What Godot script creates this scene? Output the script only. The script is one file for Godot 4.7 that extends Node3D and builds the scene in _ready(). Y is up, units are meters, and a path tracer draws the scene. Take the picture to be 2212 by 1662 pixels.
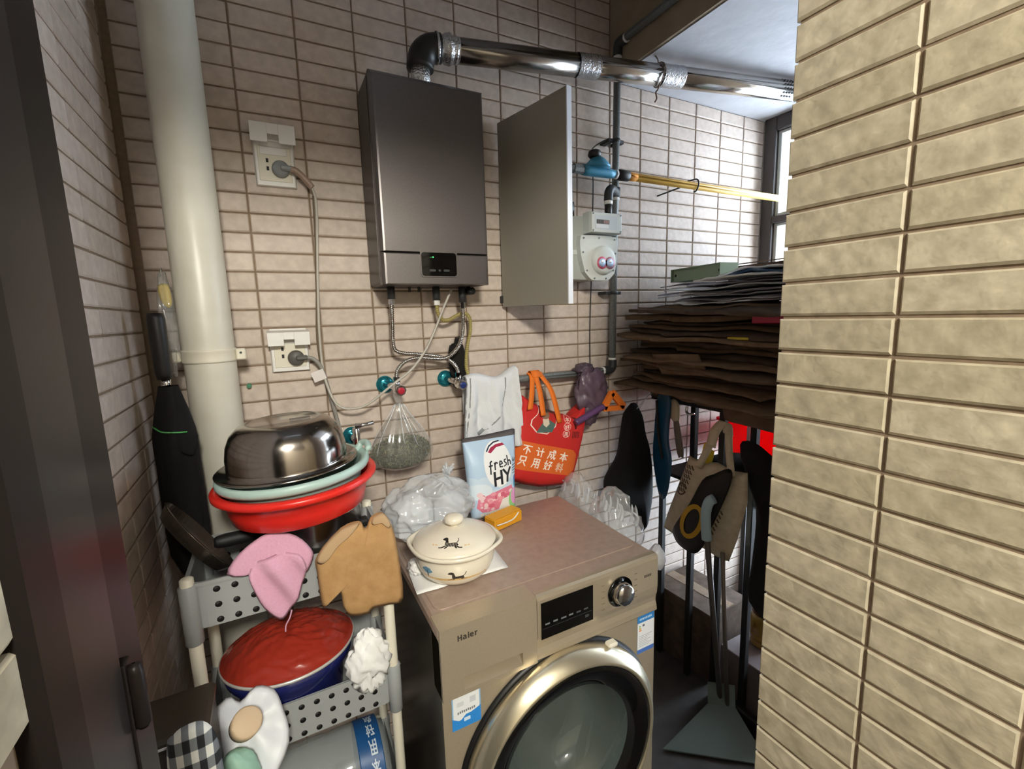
extends Node3D
# A narrow utility balcony seen from the kitchen doorway: tiled walls, gas heater, washing machine,
# trolley of pans, gas meter and a rack of flattened cardboard beside the end window.
# World: tiled back wall is the plane z = 0, x runs along it to the right, floor is y = 0, metres.

var M := {}
var taken := {}
var rng := RandomNumberGenerator.new()
var wob := FastNoiseLite.new()

# ------------------------------------------------------------------ nodes
func numbered(called: String) -> String:
	var c: int = taken.get(called, 0)
	taken[called] = c + 1
	return called if c == 0 else "%s_%03d" % [called, c]

func tag(o: Node, label: String, category: String, group := "") -> void:
	o.set_meta("label", label)
	o.set_meta("category", category)
	if group != "":
		o.set_meta("group", group)

# a Node3D at the thing's base; its parts are meshes made in world coordinates unless local
func thing(called: String, label: String, category: String, at := Vector3.ZERO, group := "") -> Node3D:
	var o := Node3D.new()
	o.name = numbered(called)
	add_child(o)
	o.position = at
	tag(o, label, category, group)
	return o

func part(called: String, mesh: Mesh, mat: Material, parent: Node3D, label := "") -> MeshInstance3D:
	var o := MeshInstance3D.new()
	o.name = called
	o.mesh = mesh
	o.material_override = mat
	parent.add_child(o, true)
	if not (parent is MeshInstance3D):
		o.position = -parent.position
	if label != "":
		o.set_meta("label", label)
	return o

func solo(called: String, mesh: Mesh, mat: Material, label: String, category: String, group := "") -> MeshInstance3D:
	var o := MeshInstance3D.new()
	o.name = numbered(called)
	o.mesh = mesh
	o.material_override = mat
	add_child(o)
	tag(o, label, category, group)
	return o

func struct(called: String, mesh: Mesh, mat: Material) -> MeshInstance3D:
	var o := MeshInstance3D.new()
	o.name = called
	o.mesh = mesh
	o.material_override = mat
	add_child(o)
	o.set_meta("kind", "structure")
	return o

# ------------------------------------------------------------------ mesh tools
func ST(smooth := true) -> SurfaceTool:
	var st := SurfaceTool.new()
	st.begin(Mesh.PRIMITIVE_TRIANGLES)
	st.set_smooth_group(0 if smooth else -1)
	return st

func fin(st: SurfaceTool) -> ArrayMesh:
	st.generate_normals()
	return st.commit()

func tri(st: SurfaceTool, a: Vector3, b: Vector3, c: Vector3) -> void:
	st.add_vertex(a)
	st.add_vertex(c)
	st.add_vertex(b)

# a flat face of any number of corners, turned to face along "out"
func facet(st: SurfaceTool, p: Array, out: Vector3) -> void:
	var n: Vector3 = (p[1] - p[0]).cross(p[2] - p[0])
	for i in range(1, p.size() - 1):
		if n.dot(out) >= 0.0:
			tri(st, p[0], p[i], p[i + 1])
		else:
			tri(st, p[0], p[i + 1], p[i])

func box(st: SurfaceTool, lo: Vector3, hi: Vector3, bevel := 0.0, basis := Basis.IDENTITY) -> void:
	var c := (lo + hi) / 2.0
	var h := (hi - lo) / 2.0
	var b: float = min(bevel, 0.49 * min(h.x, min(h.y, h.z)) * 2.0)
	var P := func(sx: float, sy: float, sz: float, ax: int) -> Vector3:
		var v := Vector3(sx * (h.x - (0.0 if ax == 0 else b)), sy * (h.y - (0.0 if ax == 1 else b)), sz * (h.z - (0.0 if ax == 2 else b)))
		return c + basis * v
	var S := [-1.0, 1.0]
	for s in S:
		facet(st, [P.call(s, -1, -1, 0), P.call(s, 1, -1, 0), P.call(s, 1, 1, 0), P.call(s, -1, 1, 0)], basis * Vector3(s, 0, 0))
		facet(st, [P.call(-1, s, -1, 1), P.call(1, s, -1, 1), P.call(1, s, 1, 1), P.call(-1, s, 1, 1)], basis * Vector3(0, s, 0))
		facet(st, [P.call(-1, -1, s, 2), P.call(1, -1, s, 2), P.call(1, 1, s, 2), P.call(-1, 1, s, 2)], basis * Vector3(0, 0, s))
	if b <= 0.0:
		return
	for s in S:
		for t in S:
			facet(st, [P.call(-1, s, t, 1), P.call(1, s, t, 1), P.call(1, s, t, 2), P.call(-1, s, t, 2)], basis * Vector3(0, s, t))
			facet(st, [P.call(s, -1, t, 0), P.call(s, 1, t, 0), P.call(s, 1, t, 2), P.call(s, -1, t, 2)], basis * Vector3(s, 0, t))
			facet(st, [P.call(s, t, -1, 0), P.call(s, t, 1, 0), P.call(s, t, 1, 1), P.call(s, t, -1, 1)], basis * Vector3(s, t, 0))
			for w in S:
				facet(st, [P.call(s, t, w, 0), P.call(s, t, w, 1), P.call(s, t, w, 2)], basis * Vector3(s, t, w))

func box_mesh(lo: Vector3, hi: Vector3, bevel := 0.0, basis := Basis.IDENTITY) -> ArrayMesh:
	var st := ST(false)
	box(st, lo, hi, bevel, basis)
	return fin(st)

# points P[i][j]; the outside is (i-direction) x (j-direction)
func lattice(st: SurfaceTool, P: Array, uv := false, flip := false) -> void:
	var ni := P.size() - 1
	var nj: int = P[0].size() - 1
	for i in ni:
		for j in nj:
			var k := [[i, j], [i + 1, j], [i + 1, j + 1], [i, j], [i + 1, j + 1], [i, j + 1]]
			for t in ([0, 2, 1, 3, 5, 4] if not flip else [0, 1, 2, 3, 4, 5]):
				var a: Array = k[t]
				if uv:
					st.set_uv(Vector2(float(a[0]) / ni, float(a[1]) / nj))
				st.add_vertex(P[a[0]][a[1]])

func lathe(st: SurfaceTool, prof: Array, segs := 32, xf := Transform3D.IDENTITY, warp = null) -> void:
	var P := []
	for p in prof:
		var row := []
		for j in segs + 1:
			var a := TAU * (j % segs) / segs
			var r: float = p.x
			if warp != null:
				r *= warp.call(a, p.y)
			row.append(xf * Vector3(r * cos(a), p.y, r * sin(a)))
		P.append(row)
	lattice(st, P)

func lathe_mesh(prof: Array, segs := 32, xf := Transform3D.IDENTITY, warp = null) -> ArrayMesh:
	var st := ST()
	lathe(st, prof, segs, xf, warp)
	return fin(st)

func V2(a: Array) -> Array:
	var r := []
	for i in range(0, a.size(), 2):
		r.append(Vector2(a[i], a[i + 1]))
	return r

func V3(a: Array) -> Array:
	var r := []
	for i in range(0, a.size(), 3):
		r.append(Vector3(a[i], a[i + 1], a[i + 2]))
	return r

func spline(p: Array, n := 6) -> Array:
	var r := []
	for i in p.size() - 1:
		var a = p[max(i - 1, 0)]
		var d = p[min(i + 2, p.size() - 1)]
		for k in n:
			r.append(p[i].cubic_interpolate(p[i + 1], a, d, float(k) / n))
	r.append(p[-1])
	return r

func tube(st: SurfaceTool, p: Array, rad, segs := 10, caps := true) -> void:
	var t: Vector3 = (p[1] - p[0]).normalized()
	var u: Vector3 = t.cross(Vector3.UP if abs(t.y) < 0.9 else Vector3.RIGHT).normalized()
	var P := []
	for i in p.size():
		var d: Vector3 = (p[min(i + 1, p.size() - 1)] - p[max(i - 1, 0)]).normalized()
		u = (u - d * u.dot(d)).normalized()
		var v := d.cross(u)
		var r: float = rad[i] if rad is Array else rad
		var row := []
		for j in segs + 1:
			var a := TAU * (j % segs) / segs
			row.append(p[i] + (u * cos(a) + v * sin(a)) * r)
		P.append(row)
	lattice(st, P, false, true)
	if caps:
		for e in [0, p.size() - 1]:
			var ring: Array = P[e].slice(0, segs)
			facet(st, ring, (p[0] - p[1]) if e == 0 else (p[-1] - p[-2]))

func tube_mesh(p: Array, rad, segs := 10) -> ArrayMesh:
	var st := ST()
	tube(st, p, rad, segs)
	return fin(st)

# a hose with rings
func ribbed(p: Array, rad: float, pitch: float) -> ArrayMesh:
	var c := Curve3D.new()
	for q in p:
		c.add_point(q)
	var len := c.get_baked_length()
	var n := int(len / pitch * 4)
	var pts := []
	var rr := []
	for i in n + 1:
		pts.append(c.sample_baked(len * i / n))
		rr.append(rad * (1.0 if i % 4 < 2 else 0.8))
	return tube_mesh(pts, rr, 10)

func cyl(st: SurfaceTool, a: Vector3, b: Vector3, r: float, segs := 20, bevel := 0.0) -> void:
	if bevel > 0.0:
		var d := (b - a).normalized() * bevel
		tube(st, [a, a + d, b - d, b], [r - bevel, r, r, r - bevel], segs)
	else:
		tube(st, [a, b], r, segs)

func cyl_mesh(a: Vector3, b: Vector3, r: float, segs := 20, bevel := 0.0) -> ArrayMesh:
	var st := ST(bevel > 0.0 or segs > 8)
	cyl(st, a, b, r, segs, bevel)
	return fin(st)

# extrudes a polygon (x, y) along z of xf
func prism(st: SurfaceTool, poly: Array, depth: float, xf := Transform3D.IDENTITY) -> void:
	var pk := PackedVector2Array(poly)
	var idx := Geometry2D.triangulate_polygon(pk)
	var n := poly.size()
	for i in range(0, idx.size(), 3):
		for z in [0.0, depth]:
			var f := []
			for k in 3:
				var q: Vector2 = poly[idx[i + k]]
				f.append(xf * Vector3(q.x, q.y, z))
			facet(st, f, xf.basis * Vector3(0, 0, 1 if z > 0 else -1))
	var sgn := -1.0 if Geometry2D.is_polygon_clockwise(pk) else 1.0
	for i in n:
		var a: Vector2 = poly[i]
		var b: Vector2 = poly[(i + 1) % n]
		var e := b - a
		facet(st, [xf * Vector3(a.x, a.y, 0), xf * Vector3(b.x, b.y, 0), xf * Vector3(b.x, b.y, depth), xf * Vector3(a.x, a.y, depth)], xf.basis * Vector3(e.y, -e.x, 0) * sgn)

func prism_mesh(poly: Array, depth: float, xf := Transform3D.IDENTITY) -> ArrayMesh:
	var st := ST(false)
	prism(st, poly, depth, xf)
	return fin(st)

func round_rect(w: float, h: float, r: float, n := 4) -> Array:
	var p := []
	for k in 4:
		var c := Vector2((w / 2 - r) * (1 if k in [0, 3] else -1), (h / 2 - r) * (1 if k < 2 else -1))
		for i in n + 1:
			var a := PI / 2 * (k + float(i) / n)
			p.append(c + Vector2(cos(a), sin(a)) * r)
	return p

# a sheet f(u, v) with real thickness; outside is du x dv
func sheet(nu: int, nv: int, f: Callable, th: float, uv := false) -> ArrayMesh:
	var P := []
	for i in nu + 1:
		var row := []
		for j in nv + 1:
			row.append(f.call(float(i) / nu, float(j) / nv))
		P.append(row)
	var Q := []
	for i in nu + 1:
		var row := []
		for j in nv + 1:
			var du: Vector3 = P[min(i + 1, nu)][j] - P[max(i - 1, 0)][j]
			var dv: Vector3 = P[i][min(j + 1, nv)] - P[i][max(j - 1, 0)]
			row.append(P[i][j] - du.cross(dv).normalized() * th)
		Q.append(row)
	var st := ST()
	lattice(st, P, uv)
	lattice(st, Q, uv, true)
	for i in nu:
		for j in [0, nv]:
			lattice(st, [[P[i][j], Q[i][j]], [P[i + 1][j], Q[i + 1][j]]], false, j == 0)
	for j in nv:
		for i in [0, nu]:
			lattice(st, [[P[i][j], P[i][j + 1]], [Q[i][j], Q[i][j + 1]]], false, i == 0)
	return fin(st)

# a closed cushion over an outline (x, y); put(x, y, h) places it, h runs from -thick to thick
func pillow(outline: Array, thick: float, put: Callable, rings := 7, rough := 0.0, freq := 30.0, flat := 0.5, straight := false) -> ArrayMesh:
	var o := []
	for i in outline.size():
		var a: Vector2 = outline[i]
		var b: Vector2 = outline[(i + 1) % outline.size()]
		var z: Vector2 = outline[i - 1]
		var y: Vector2 = outline[(i + 2) % outline.size()]
		for k in 3:
			o.append(a.lerp(b, k / 3.0) if straight else a.cubic_interpolate(b, z, y, k / 3.0))
	if Geometry2D.is_polygon_clockwise(PackedVector2Array(o)):
		o.reverse()
	var c := Vector2.ZERO
	var lo := Vector2(1e9, 1e9)
	var hi := -lo
	for p in o:
		c += p
		lo = lo.min(p)
		hi = hi.max(p)
	c /= o.size()
	var st := ST()
	for side in [1.0, -1.0]:
		var P := []
		var U := []
		for r in rings + 1:
			var s := 1.0 - float(r) / rings
			var row := []
			var urow := []
			for j in o.size() + 1:
				var q: Vector2 = c + (o[j % o.size()] - c) * s
				var h: float = side * thick * pow(1.0 - pow(s, 2.0 / max(flat, 0.05)), 0.5)
				if rough > 0.0:
					h += rough * wob.get_noise_3d(q.x * freq * 10, q.y * freq * 10, side * 20.0) * min(1.0, (1.0 - s) * 4.0)
				row.append(put.call(q.x, q.y, h))
				urow.append(Vector2((q.x - lo.x) / (hi.x - lo.x), (hi.y - q.y) / (hi.y - lo.y)))
			P.append(row)
			U.append(urow)
		for i in rings:
			for j in o.size():
				var k := [[i, j], [i + 1, j], [i + 1, j + 1], [i, j], [i + 1, j + 1], [i, j + 1]]
				for t in ([0, 1, 2, 3, 4, 5] if side > 0 else [0, 2, 1, 3, 5, 4]):
					st.set_uv(U[k[t][0]][k[t][1]])
					st.add_vertex(P[k[t][0]][k[t][1]])
	return fin(st)

# a lumpy closed ball
func blob(c: Vector3, r: Vector3, amp := 0.15, freq := 3.0, sd := 0, nu := 18, nv := 28, sharp := false) -> ArrayMesh:
	var P := []
	for i in nu + 1:
		var row := []
		for j in nv + 1:
			var a := PI * i / nu
			var b := TAU * (j % nv) / nv
			var d := Vector3(sin(a) * cos(b), -cos(a), sin(a) * sin(b))
			var n := wob.get_noise_3dv(d * freq * 30.0 + Vector3.ONE * sd * 37.0)
			if sharp:
				n = 1.0 - 2.5 * abs(n)
			row.append(c + d * r * (1.0 + amp * n))
		P.append(row)
	var st := ST()
	lattice(st, P)
	return fin(st)

func at_xf(origin: Vector3, x: Vector3, y: Vector3, z: Vector3) -> Transform3D:
	return Transform3D(Basis(x, y, z), origin)

# ------------------------------------------------------------------ textures and materials
func noise_img(sd: int, freq: float, size: int, a: Color, b: Color, oct := 4, contrast := 1.0) -> Image:
	var fn := FastNoiseLite.new()
	fn.seed = sd
	fn.frequency = freq
	fn.fractal_octaves = oct
	var src := fn.get_seamless_image(size, size)
	var img := Image.create(size, size, true, Image.FORMAT_RGB8)
	for y in size:
		for x in size:
			var v := clampf((src.get_pixel(x, y).r - 0.5) * contrast + 0.5, 0.0, 1.0)
			img.set_pixel(x, y, a.lerp(b, v))
	img.generate_mipmaps()
	return img

func noise_tex(sd: int, freq: float, size: int, a: Color, b: Color, oct := 4, contrast := 1.0) -> ImageTexture:
	return ImageTexture.create_from_image(noise_img(sd, freq, size, a, b, oct, contrast))

func bump_tex(sd: int, freq: float, size: int, strength: float, oct := 4) -> ImageTexture:
	var img := noise_img(sd, freq, size, Color.BLACK, Color.WHITE, oct)
	img.convert(Image.FORMAT_RGBA8)
	img.bump_map_to_normal_map(strength)
	return ImageTexture.create_from_image(img)

func mat(c: Color, rough := 0.6, metal := 0.0, spec := 0.5) -> StandardMaterial3D:
	var m := StandardMaterial3D.new()
	m.albedo_color = c
	m.roughness = rough
	m.metallic = metal
	m.metallic_specular = spec
	return m

func grain(m: StandardMaterial3D, tex: Texture2D, scale: float, world := true, nrm: Texture2D = null, ns := 0.3) -> StandardMaterial3D:
	m.albedo_texture = tex
	m.uv1_triplanar = true
	m.uv1_world_triplanar = world
	m.uv1_scale = Vector3.ONE * scale
	if nrm:
		m.normal_enabled = true
		m.normal_texture = nrm
		m.normal_scale = ns
	return m

func clear(c: Color, a: float, rough := 0.05) -> StandardMaterial3D:
	var m := mat(Color(c.r, c.g, c.b, a), rough)
	m.transparency = BaseMaterial3D.TRANSPARENCY_ALPHA
	m.cull_mode = BaseMaterial3D.CULL_DISABLED
	return m

func glow(c: Color, e: float) -> StandardMaterial3D:
	var m := mat(c, 0.5)
	m.emission_enabled = true
	m.emission = c
	m.emission_energy_multiplier = e
	return m

# flat print
func fill_poly(img: Image, pts: Array, c: Color) -> void:
	var w := img.get_width()
	var h := img.get_height()
	for y in h:
		var xs := []
		var yy := y + 0.5
		for i in pts.size():
			var a: Vector2 = pts[i]
			var b: Vector2 = pts[(i + 1) % pts.size()]
			if (a.y <= yy) != (b.y <= yy):
				xs.append(a.x + (yy - a.y) / (b.y - a.y) * (b.x - a.x))
		xs.sort()
		for k in range(0, xs.size() - 1, 2):
			var x0 := int(clampf(xs[k], 0, w))
			var x1 := int(clampf(xs[k + 1], 0, w))
			if x1 > x0:
				img.fill_rect(Rect2i(x0, y, x1 - x0, 1), c)

func stroke(img: Image, pts: Array, wd: float, c: Color) -> void:
	for i in pts.size() - 1:
		var a: Vector2 = pts[i]
		var b: Vector2 = pts[i + 1]
		var n := (b - a).normalized().orthogonal() * wd / 2
		var t := (b - a).normalized() * wd * 0.3
		fill_poly(img, [a - t + n, b + t + n, b + t - n, a - t - n], c)

func disc(c: Vector2, rx: float, ry: float, n := 28, tilt := 0.0) -> Array:
	var p := []
	for i in n:
		p.append(c + Vector2(cos(TAU * i / n) * rx, sin(TAU * i / n) * ry).rotated(tilt))
	return p

const GL := {
	"bu": [[0, 1, 10, 1], [5.5, 1, 1, 6], [5, 3, 5, 10], [6, 4, 9, 7]],
	"ji": [[1.5, 0.5, 3, 2], [0, 4, 3, 4, 3, 9, 4.5, 8], [5, 4, 10, 4], [7.5, 0.5, 7.5, 10]],
	"cheng": [[1, 2.5, 9.5, 2.5], [2, 2.5, 1.5, 6, 0, 10], [2, 5, 4.5, 5, 4.2, 8, 3, 8], [6, 0, 7, 6, 9, 10, 10, 8], [9, 4.5, 5, 10], [7.6, 0.4, 9, 1.4]],
	"ben": [[0, 3, 10, 3], [5, 0, 5, 10], [5, 3, 0.5, 8], [5, 3, 9.5, 8], [3, 7.5, 7, 7.5]],
	"zhi": [[2, 0.5, 8, 0.5, 8, 5, 2, 5, 2, 0.5], [4, 6.5, 1, 10], [6, 6.5, 9, 10]],
	"yong": [[2, 0.5, 9, 0.5, 9, 10, 7.5, 9.5], [2, 0.5, 2, 6, 0.5, 10], [2, 3.5, 9, 3.5], [2, 6.5, 9, 6.5], [5.5, 0.5, 5.5, 10]],
	"hao": [[2, 0, 1, 6, 4, 10], [4, 3, 3, 7, 0.5, 10], [0, 3, 4.5, 3], [5.5, 1, 9.5, 1, 7.5, 3.5, 7.5, 9.5, 6, 9], [5, 5, 10, 5]],
	"liao": [[2.5, 0, 2.5, 10], [0, 4, 5, 4], [0.8, 1, 1.4, 3], [4.4, 1, 3.6, 3], [2.5, 4.5, 0.5, 8], [2.5, 4.5, 4.5, 7], [8, 0, 8, 10], [6, 1.5, 7, 2.5], [6, 4, 7, 5], [5.5, 7.5, 10, 6.5]],
}

# strokes given on a 0..10 grid, drawn into the square of side s at o, sheared by ax, ay (image vectors of the grid axes)
func glyph(img: Image, strokes: Array, o: Vector2, ax: Vector2, ay: Vector2, wd: float, c: Color) -> void:
	for s in strokes:
		var p := []
		for q in V2(s):
			p.append(o + ax * (q.x / 10.0) + ay * (q.y / 10.0))
		stroke(img, p, wd, c)

func print_mat(img: Image, rough := 0.5) -> StandardMaterial3D:
	img.generate_mipmaps()
	var m := mat(Color.WHITE, rough)
	m.albedo_texture = ImageTexture.create_from_image(img)
	return m

func canvas(w: int, h: int, c: Color) -> Image:
	var img := Image.create(w, h, true, Image.FORMAT_RGB8)
	img.fill(c)
	return img

# a flat printed sheet with thickness: corner o, edges ex (right) and ey (down)
func print_sheet(o: Vector3, ex: Vector3, ey: Vector3, th := 0.0004, bow := 0.0) -> ArrayMesh:
	var nrm := ey.cross(ex).normalized()
	var st := ST(false)
	var n := 1 if bow == 0.0 else 8
	for i in n:
		var a := float(i) / n
		var b := float(i + 1) / n
		var pa := o + ex * a + nrm * (th + bow * sin(PI * a))
		var pb := o + ex * b + nrm * (th + bow * sin(PI * b))
		var q := [[pa, Vector2(a, 0)], [pb, Vector2(b, 0)], [pb + ey, Vector2(b, 1)], [pa, Vector2(a, 0)], [pb + ey, Vector2(b, 1)], [pa + ey, Vector2(a, 1)]]
		for v in q:
			st.set_uv(v[1])
			st.add_vertex(v[0])
	for e in [[o, ex], [o + ey, ex], [o, ey], [o + ex, ey]]:
		facet(st, [e[0], e[0] + e[1], e[0] + e[1] + nrm * th, e[0] + nrm * th], e[0] - (o + ex / 2 + ey / 2) + e[1] / 2)
	return fin(st)

func materials() -> void:
	var tb := bump_tex(5, 0.03, 256, 3.0)
	for k in 4:
		var base: Color = [Color("#cdbdb0"), Color("#c9b9ac"), Color("#d0c0b3"), Color("#c6b6a8")][k]
		var t := noise_tex(40 + k, 0.02, 256, base.darkened(0.07), base.lightened(0.05), 6, 1.4)
		M["tile%d" % k] = grain(mat(Color.WHITE, 0.55), t, 5.0, true, tb, 0.22)
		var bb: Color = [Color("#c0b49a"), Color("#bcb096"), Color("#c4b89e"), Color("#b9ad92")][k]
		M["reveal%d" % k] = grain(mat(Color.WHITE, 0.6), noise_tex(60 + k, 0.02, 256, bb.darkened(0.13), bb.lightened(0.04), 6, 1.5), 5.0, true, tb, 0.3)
	M.grout = grain(mat(Color.WHITE, 0.95), noise_tex(9, 0.05, 128, Color("#7d6b58"), Color("#917d69")), 8.0)
	M.floor = grain(mat(Color.WHITE, 0.5), noise_tex(10, 0.02, 256, Color("#3b3734"), Color("#4a4643")), 2.0)
	M.plaster = grain(mat(Color.WHITE, 0.9), noise_tex(11, 0.02, 256, Color("#acacb0"), Color("#b6b6ba")), 2.0, true, tb, 0.15)
	M.beam_shade = grain(mat(Color.WHITE, 0.9), noise_tex(12, 0.02, 256, Color("#8a7c68"), Color("#978874")), 2.0)  # off-white face in shade; the shade is mixed into this brown
	M.kitchen = grain(mat(Color.WHITE, 0.8), noise_tex(13, 0.02, 128, Color("#d9d2c4"), Color("#e2dccf")), 2.0)
	M.alu = mat(Color("#1d1816"), 0.36, 0.0, 0.22)
	M.alu_rough = mat(Color("#211c1a"), 0.5)
	M.frame = mat(Color("#3c3634"), 0.5)
	M.frame_lit = mat(Color("#b9bdbb"), 0.5)  # inner frame where daylight falls, the brightness put into the colour
	M.glass = clear(Color(0.9, 0.95, 0.95), 0.06, 0.02)
	M.pvc = grain(mat(Color.WHITE, 0.35), noise_tex(14, 0.01, 256, Color("#d3cebe"), Color("#dcd8ca"), 5, 1.3), 3.0)
	M.white = mat(Color("#e6e4e0"), 0.4)
	M.ivory = mat(Color("#ded8c6"), 0.45)
	M.dark = mat(Color("#161514"), 0.45)
	M.black = mat(Color("#0d0d0d"), 0.6)
	M.steel = mat(Color("#b7b3ae"), 0.18, 1.0)
	M.steel_dark = mat(Color("#8f8983"), 0.22, 1.0)
	M.chrome = mat(Color("#d4d4d6"), 0.08, 1.0)
	M.teal = mat(Color("#2b8a9c"), 0.12, 0.7)
	M.galv = grain(mat(Color.WHITE, 0.55, 0.4), noise_tex(15, 0.08, 128, Color("#6b6f70"), Color("#8b8f8e"), 4, 1.6), 12.0)
	M.iron = mat(Color("#3a3c3d"), 0.5, 0.4)
	M.heater = grain(mat(Color.WHITE, 0.36, 0.7), noise_tex(16, 0.2, 128, Color("#6f6a69"), Color("#767170")), 6.0)
	M.heater_side = mat(Color("#4a4543"), 0.4, 0.5)
	M.champagne = grain(mat(Color.WHITE, 0.34, 0.55), noise_tex(17, 0.2, 128, Color("#baac95"), Color("#c1b39c")), 6.0)
	M.champagne_top = grain(mat(Color.WHITE, 0.38, 0.35), noise_tex(18, 0.03, 256, Color("#b09c8e"), Color("#bba799"), 6, 1.4), 4.0)
	M.gold = mat(Color("#d2c8ae"), 0.28, 0.85)
	M.washer_side = mat(Color("#3a3430"), 0.25, 0.3)
	M.blackgloss = mat(Color("#060606"), 0.06)
	M.gas_yellow = mat(Color("#e3b650"), 0.5)
	M.door_grey = grain(mat(Color.WHITE, 0.5), noise_tex(19, 0.3, 128, Color("#8d877c"), Color("#999388"), 2), 8.0)
	M.meter = mat(Color("#c3c6c1"), 0.5)
	M.reg_blue = mat(Color("#3d87a6"), 0.4, 0.2)
	M.tray = mat(Color("#9c9f9f"), 0.5)
	M.red = mat(Color("#d9281f"), 0.3)
	M.mint = mat(Color("#a9c2ba"), 0.4)
	M.blue_pot = mat(Color("#1c2158"), 0.15)
	M.ceramic = mat(Color("#ebe3d1"), 0.16)
	M.cable = mat(Color("#8f8c86"), 0.5)
	M.cable_white = mat(Color("#b9b4aa"), 0.5)
	M.pink = grain(mat(Color.WHITE, 0.9), noise_tex(20, 0.1, 128, Color("#cc98b0"), Color("#d6a5bb")), 14.0, true, tb, 0.4)
	M.suede = grain(mat(Color.WHITE, 0.95), noise_tex(21, 0.02, 256, Color("#a98253"), Color("#b99263"), 5, 1.2), 5.0, true, tb, 0.5)
	M.suede_in = mat(Color("#b39673"), 0.95)
	M.cloth = grain(mat(Color.WHITE, 0.9), noise_tex(22, 0.1, 128, Color("#d6d8dc"), Color("#dfe1e4")), 14.0)
	M.piping = mat(Color("#8d9193"), 0.8)
	M.tissue = mat(Color("#f1f1f0"), 0.9)
	M.film = clear(Color(0.95, 0.96, 0.97), 0.2, 0.1)
	M.film_milky = clear(Color(0.92, 0.94, 0.96), 0.4, 0.15)
	M.film_red = clear(Color(0.78, 0.13, 0.08), 0.82, 0.12)
	M.tape = grain(mat(Color.WHITE, 0.25, 0.8), noise_tex(23, 0.05, 128, Color("#b9bbbd"), Color("#d5d6d7"), 4, 2.0), 18.0, true, bump_tex(24, 0.06, 128, 8.0), 0.8)
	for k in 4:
		var cb: Color = [Color("#5f4a38"), Color("#6b533d"), Color("#524134"), Color("#7a6048")][k]  # browns darker than plain cardboard, the backlit shade sits in the colour
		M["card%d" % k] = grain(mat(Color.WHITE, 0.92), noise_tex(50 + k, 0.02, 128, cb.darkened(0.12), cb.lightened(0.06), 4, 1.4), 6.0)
	for k in 4:
		M["paper%d" % k] = mat([Color("#e2e0e2"), Color("#c5c0c6"), Color("#9a97a0"), Color("#d4d9df")][k], 0.8)
	M.navy = mat(Color("#1c4a68"), 0.25)
	M.black_cloth = grain(mat(Color.WHITE, 0.95), noise_tex(25, 0.05, 128, Color("#0b0a0b"), Color("#141314")), 10.0)
	M.canvas = grain(mat(Color.WHITE, 0.95), noise_tex(26, 0.05, 256, Color("#c3b497"), Color("#d0c2a6"), 4, 1.4), 8.0)
	M.orange = mat(Color("#e8761c"), 0.7)
	M.purple = mat(Color("#5b3b64"), 0.4)
	M.yellow = mat(Color("#d9bd2e"), 0.5)
	M.sage = mat(Color("#98aa8c"), 0.55)
	M.wood = mat(Color("#cbb293"), 0.7)
	M.pale_blue = mat(Color("#a9c3cc"), 0.4)
	M.grey_green = mat(Color("#63706a"), 0.6)

# ------------------------------------------------------------------ scene
func _ready() -> void:
	rng.seed = 7
	wob.seed = 3
	wob.frequency = 0.03
	wob.fractal_octaves = 3
	# camera
	var cam := Camera3D.new()
	cam.name = "camera"
	add_child(cam)
	var yaw := 0.480396
	var pitch := 0.149635
	var roll := -0.029553
	var f := Vector3(sin(yaw) * cos(pitch), -sin(pitch), -cos(yaw) * cos(pitch))
	var r := Vector3(cos(yaw), 0, sin(yaw))
	var u := r.cross(f)
	cam.transform = Transform3D(Basis(r * cos(roll) + u * sin(roll), u * cos(roll) - r * sin(roll), -f), Vector3(0.01947, 1.47488, 1.42242))
	cam.fov = 80.142
	cam.near = 0.02
	cam.current = true
	# sky
	var we := WorldEnvironment.new()
	we.name = "environment"
	var env := Environment.new()
	env.background_mode = Environment.BG_COLOR
	env.background_color = Color(0.86, 0.93, 1.0)
	env.background_energy_multiplier = 21.0
	env.ambient_light_source = Environment.AMBIENT_SOURCE_DISABLED
	env.tonemap_mode = Environment.TONE_MAPPER_LINEAR
	env.tonemap_exposure = 1.0
	env.sdfgi_enabled = true
	env.ssao_enabled = true
	env.ssil_enabled = true
	we.environment = env
	add_child(we)
	materials()
	kitchen_lamp(Vector3(-0.02, 2.40, 2.55), 6.6)
	room()
	tiles()
	window()
	heater()
	flue()
	heater_hoses()
	sockets()
	drain_pipe()
	gas_things()
	washer()
	trolley()
	trolley_load()
	washer_load()
	hung_on_wall()
	left_corner()
	rack()
	rack_load()
	hung_on_rack()
	floor_things()
	door_frame()

func kitchen_lamp(at: Vector3, energy: float) -> void:
	var t := thing("ceiling_lamp", "round white kitchen ceiling lamp behind the doorway", "lamp", at + Vector3(0, 0.09, 0))
	part("base_plate", cyl_mesh(at + Vector3(0, 0.06, 0), at + Vector3(0, 0.09, 0), 0.2, 32), M.white, t)
	part("lamp_dome", lathe_mesh(V2([0.001, -0.06, 0.08, -0.055, 0.14, -0.035, 0.18, 0.0, 0.19, 0.06, 0.001, 0.06]), 32, Transform3D(Basis.IDENTITY, at)), glow(Color(1.0, 0.98, 0.93), 2.0), t)
	var l := OmniLight3D.new()
	l.name = "lamp_light"
	l.light_color = Color(1.0, 0.985, 0.93)
	l.light_energy = energy
	l.light_size = 0.16
	l.omni_range = 12.0
	l.omni_attenuation = 2.0
	l.shadow_enabled = true
	t.add_child(l)
	l.position = Vector3(0, -0.09, 0)

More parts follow.
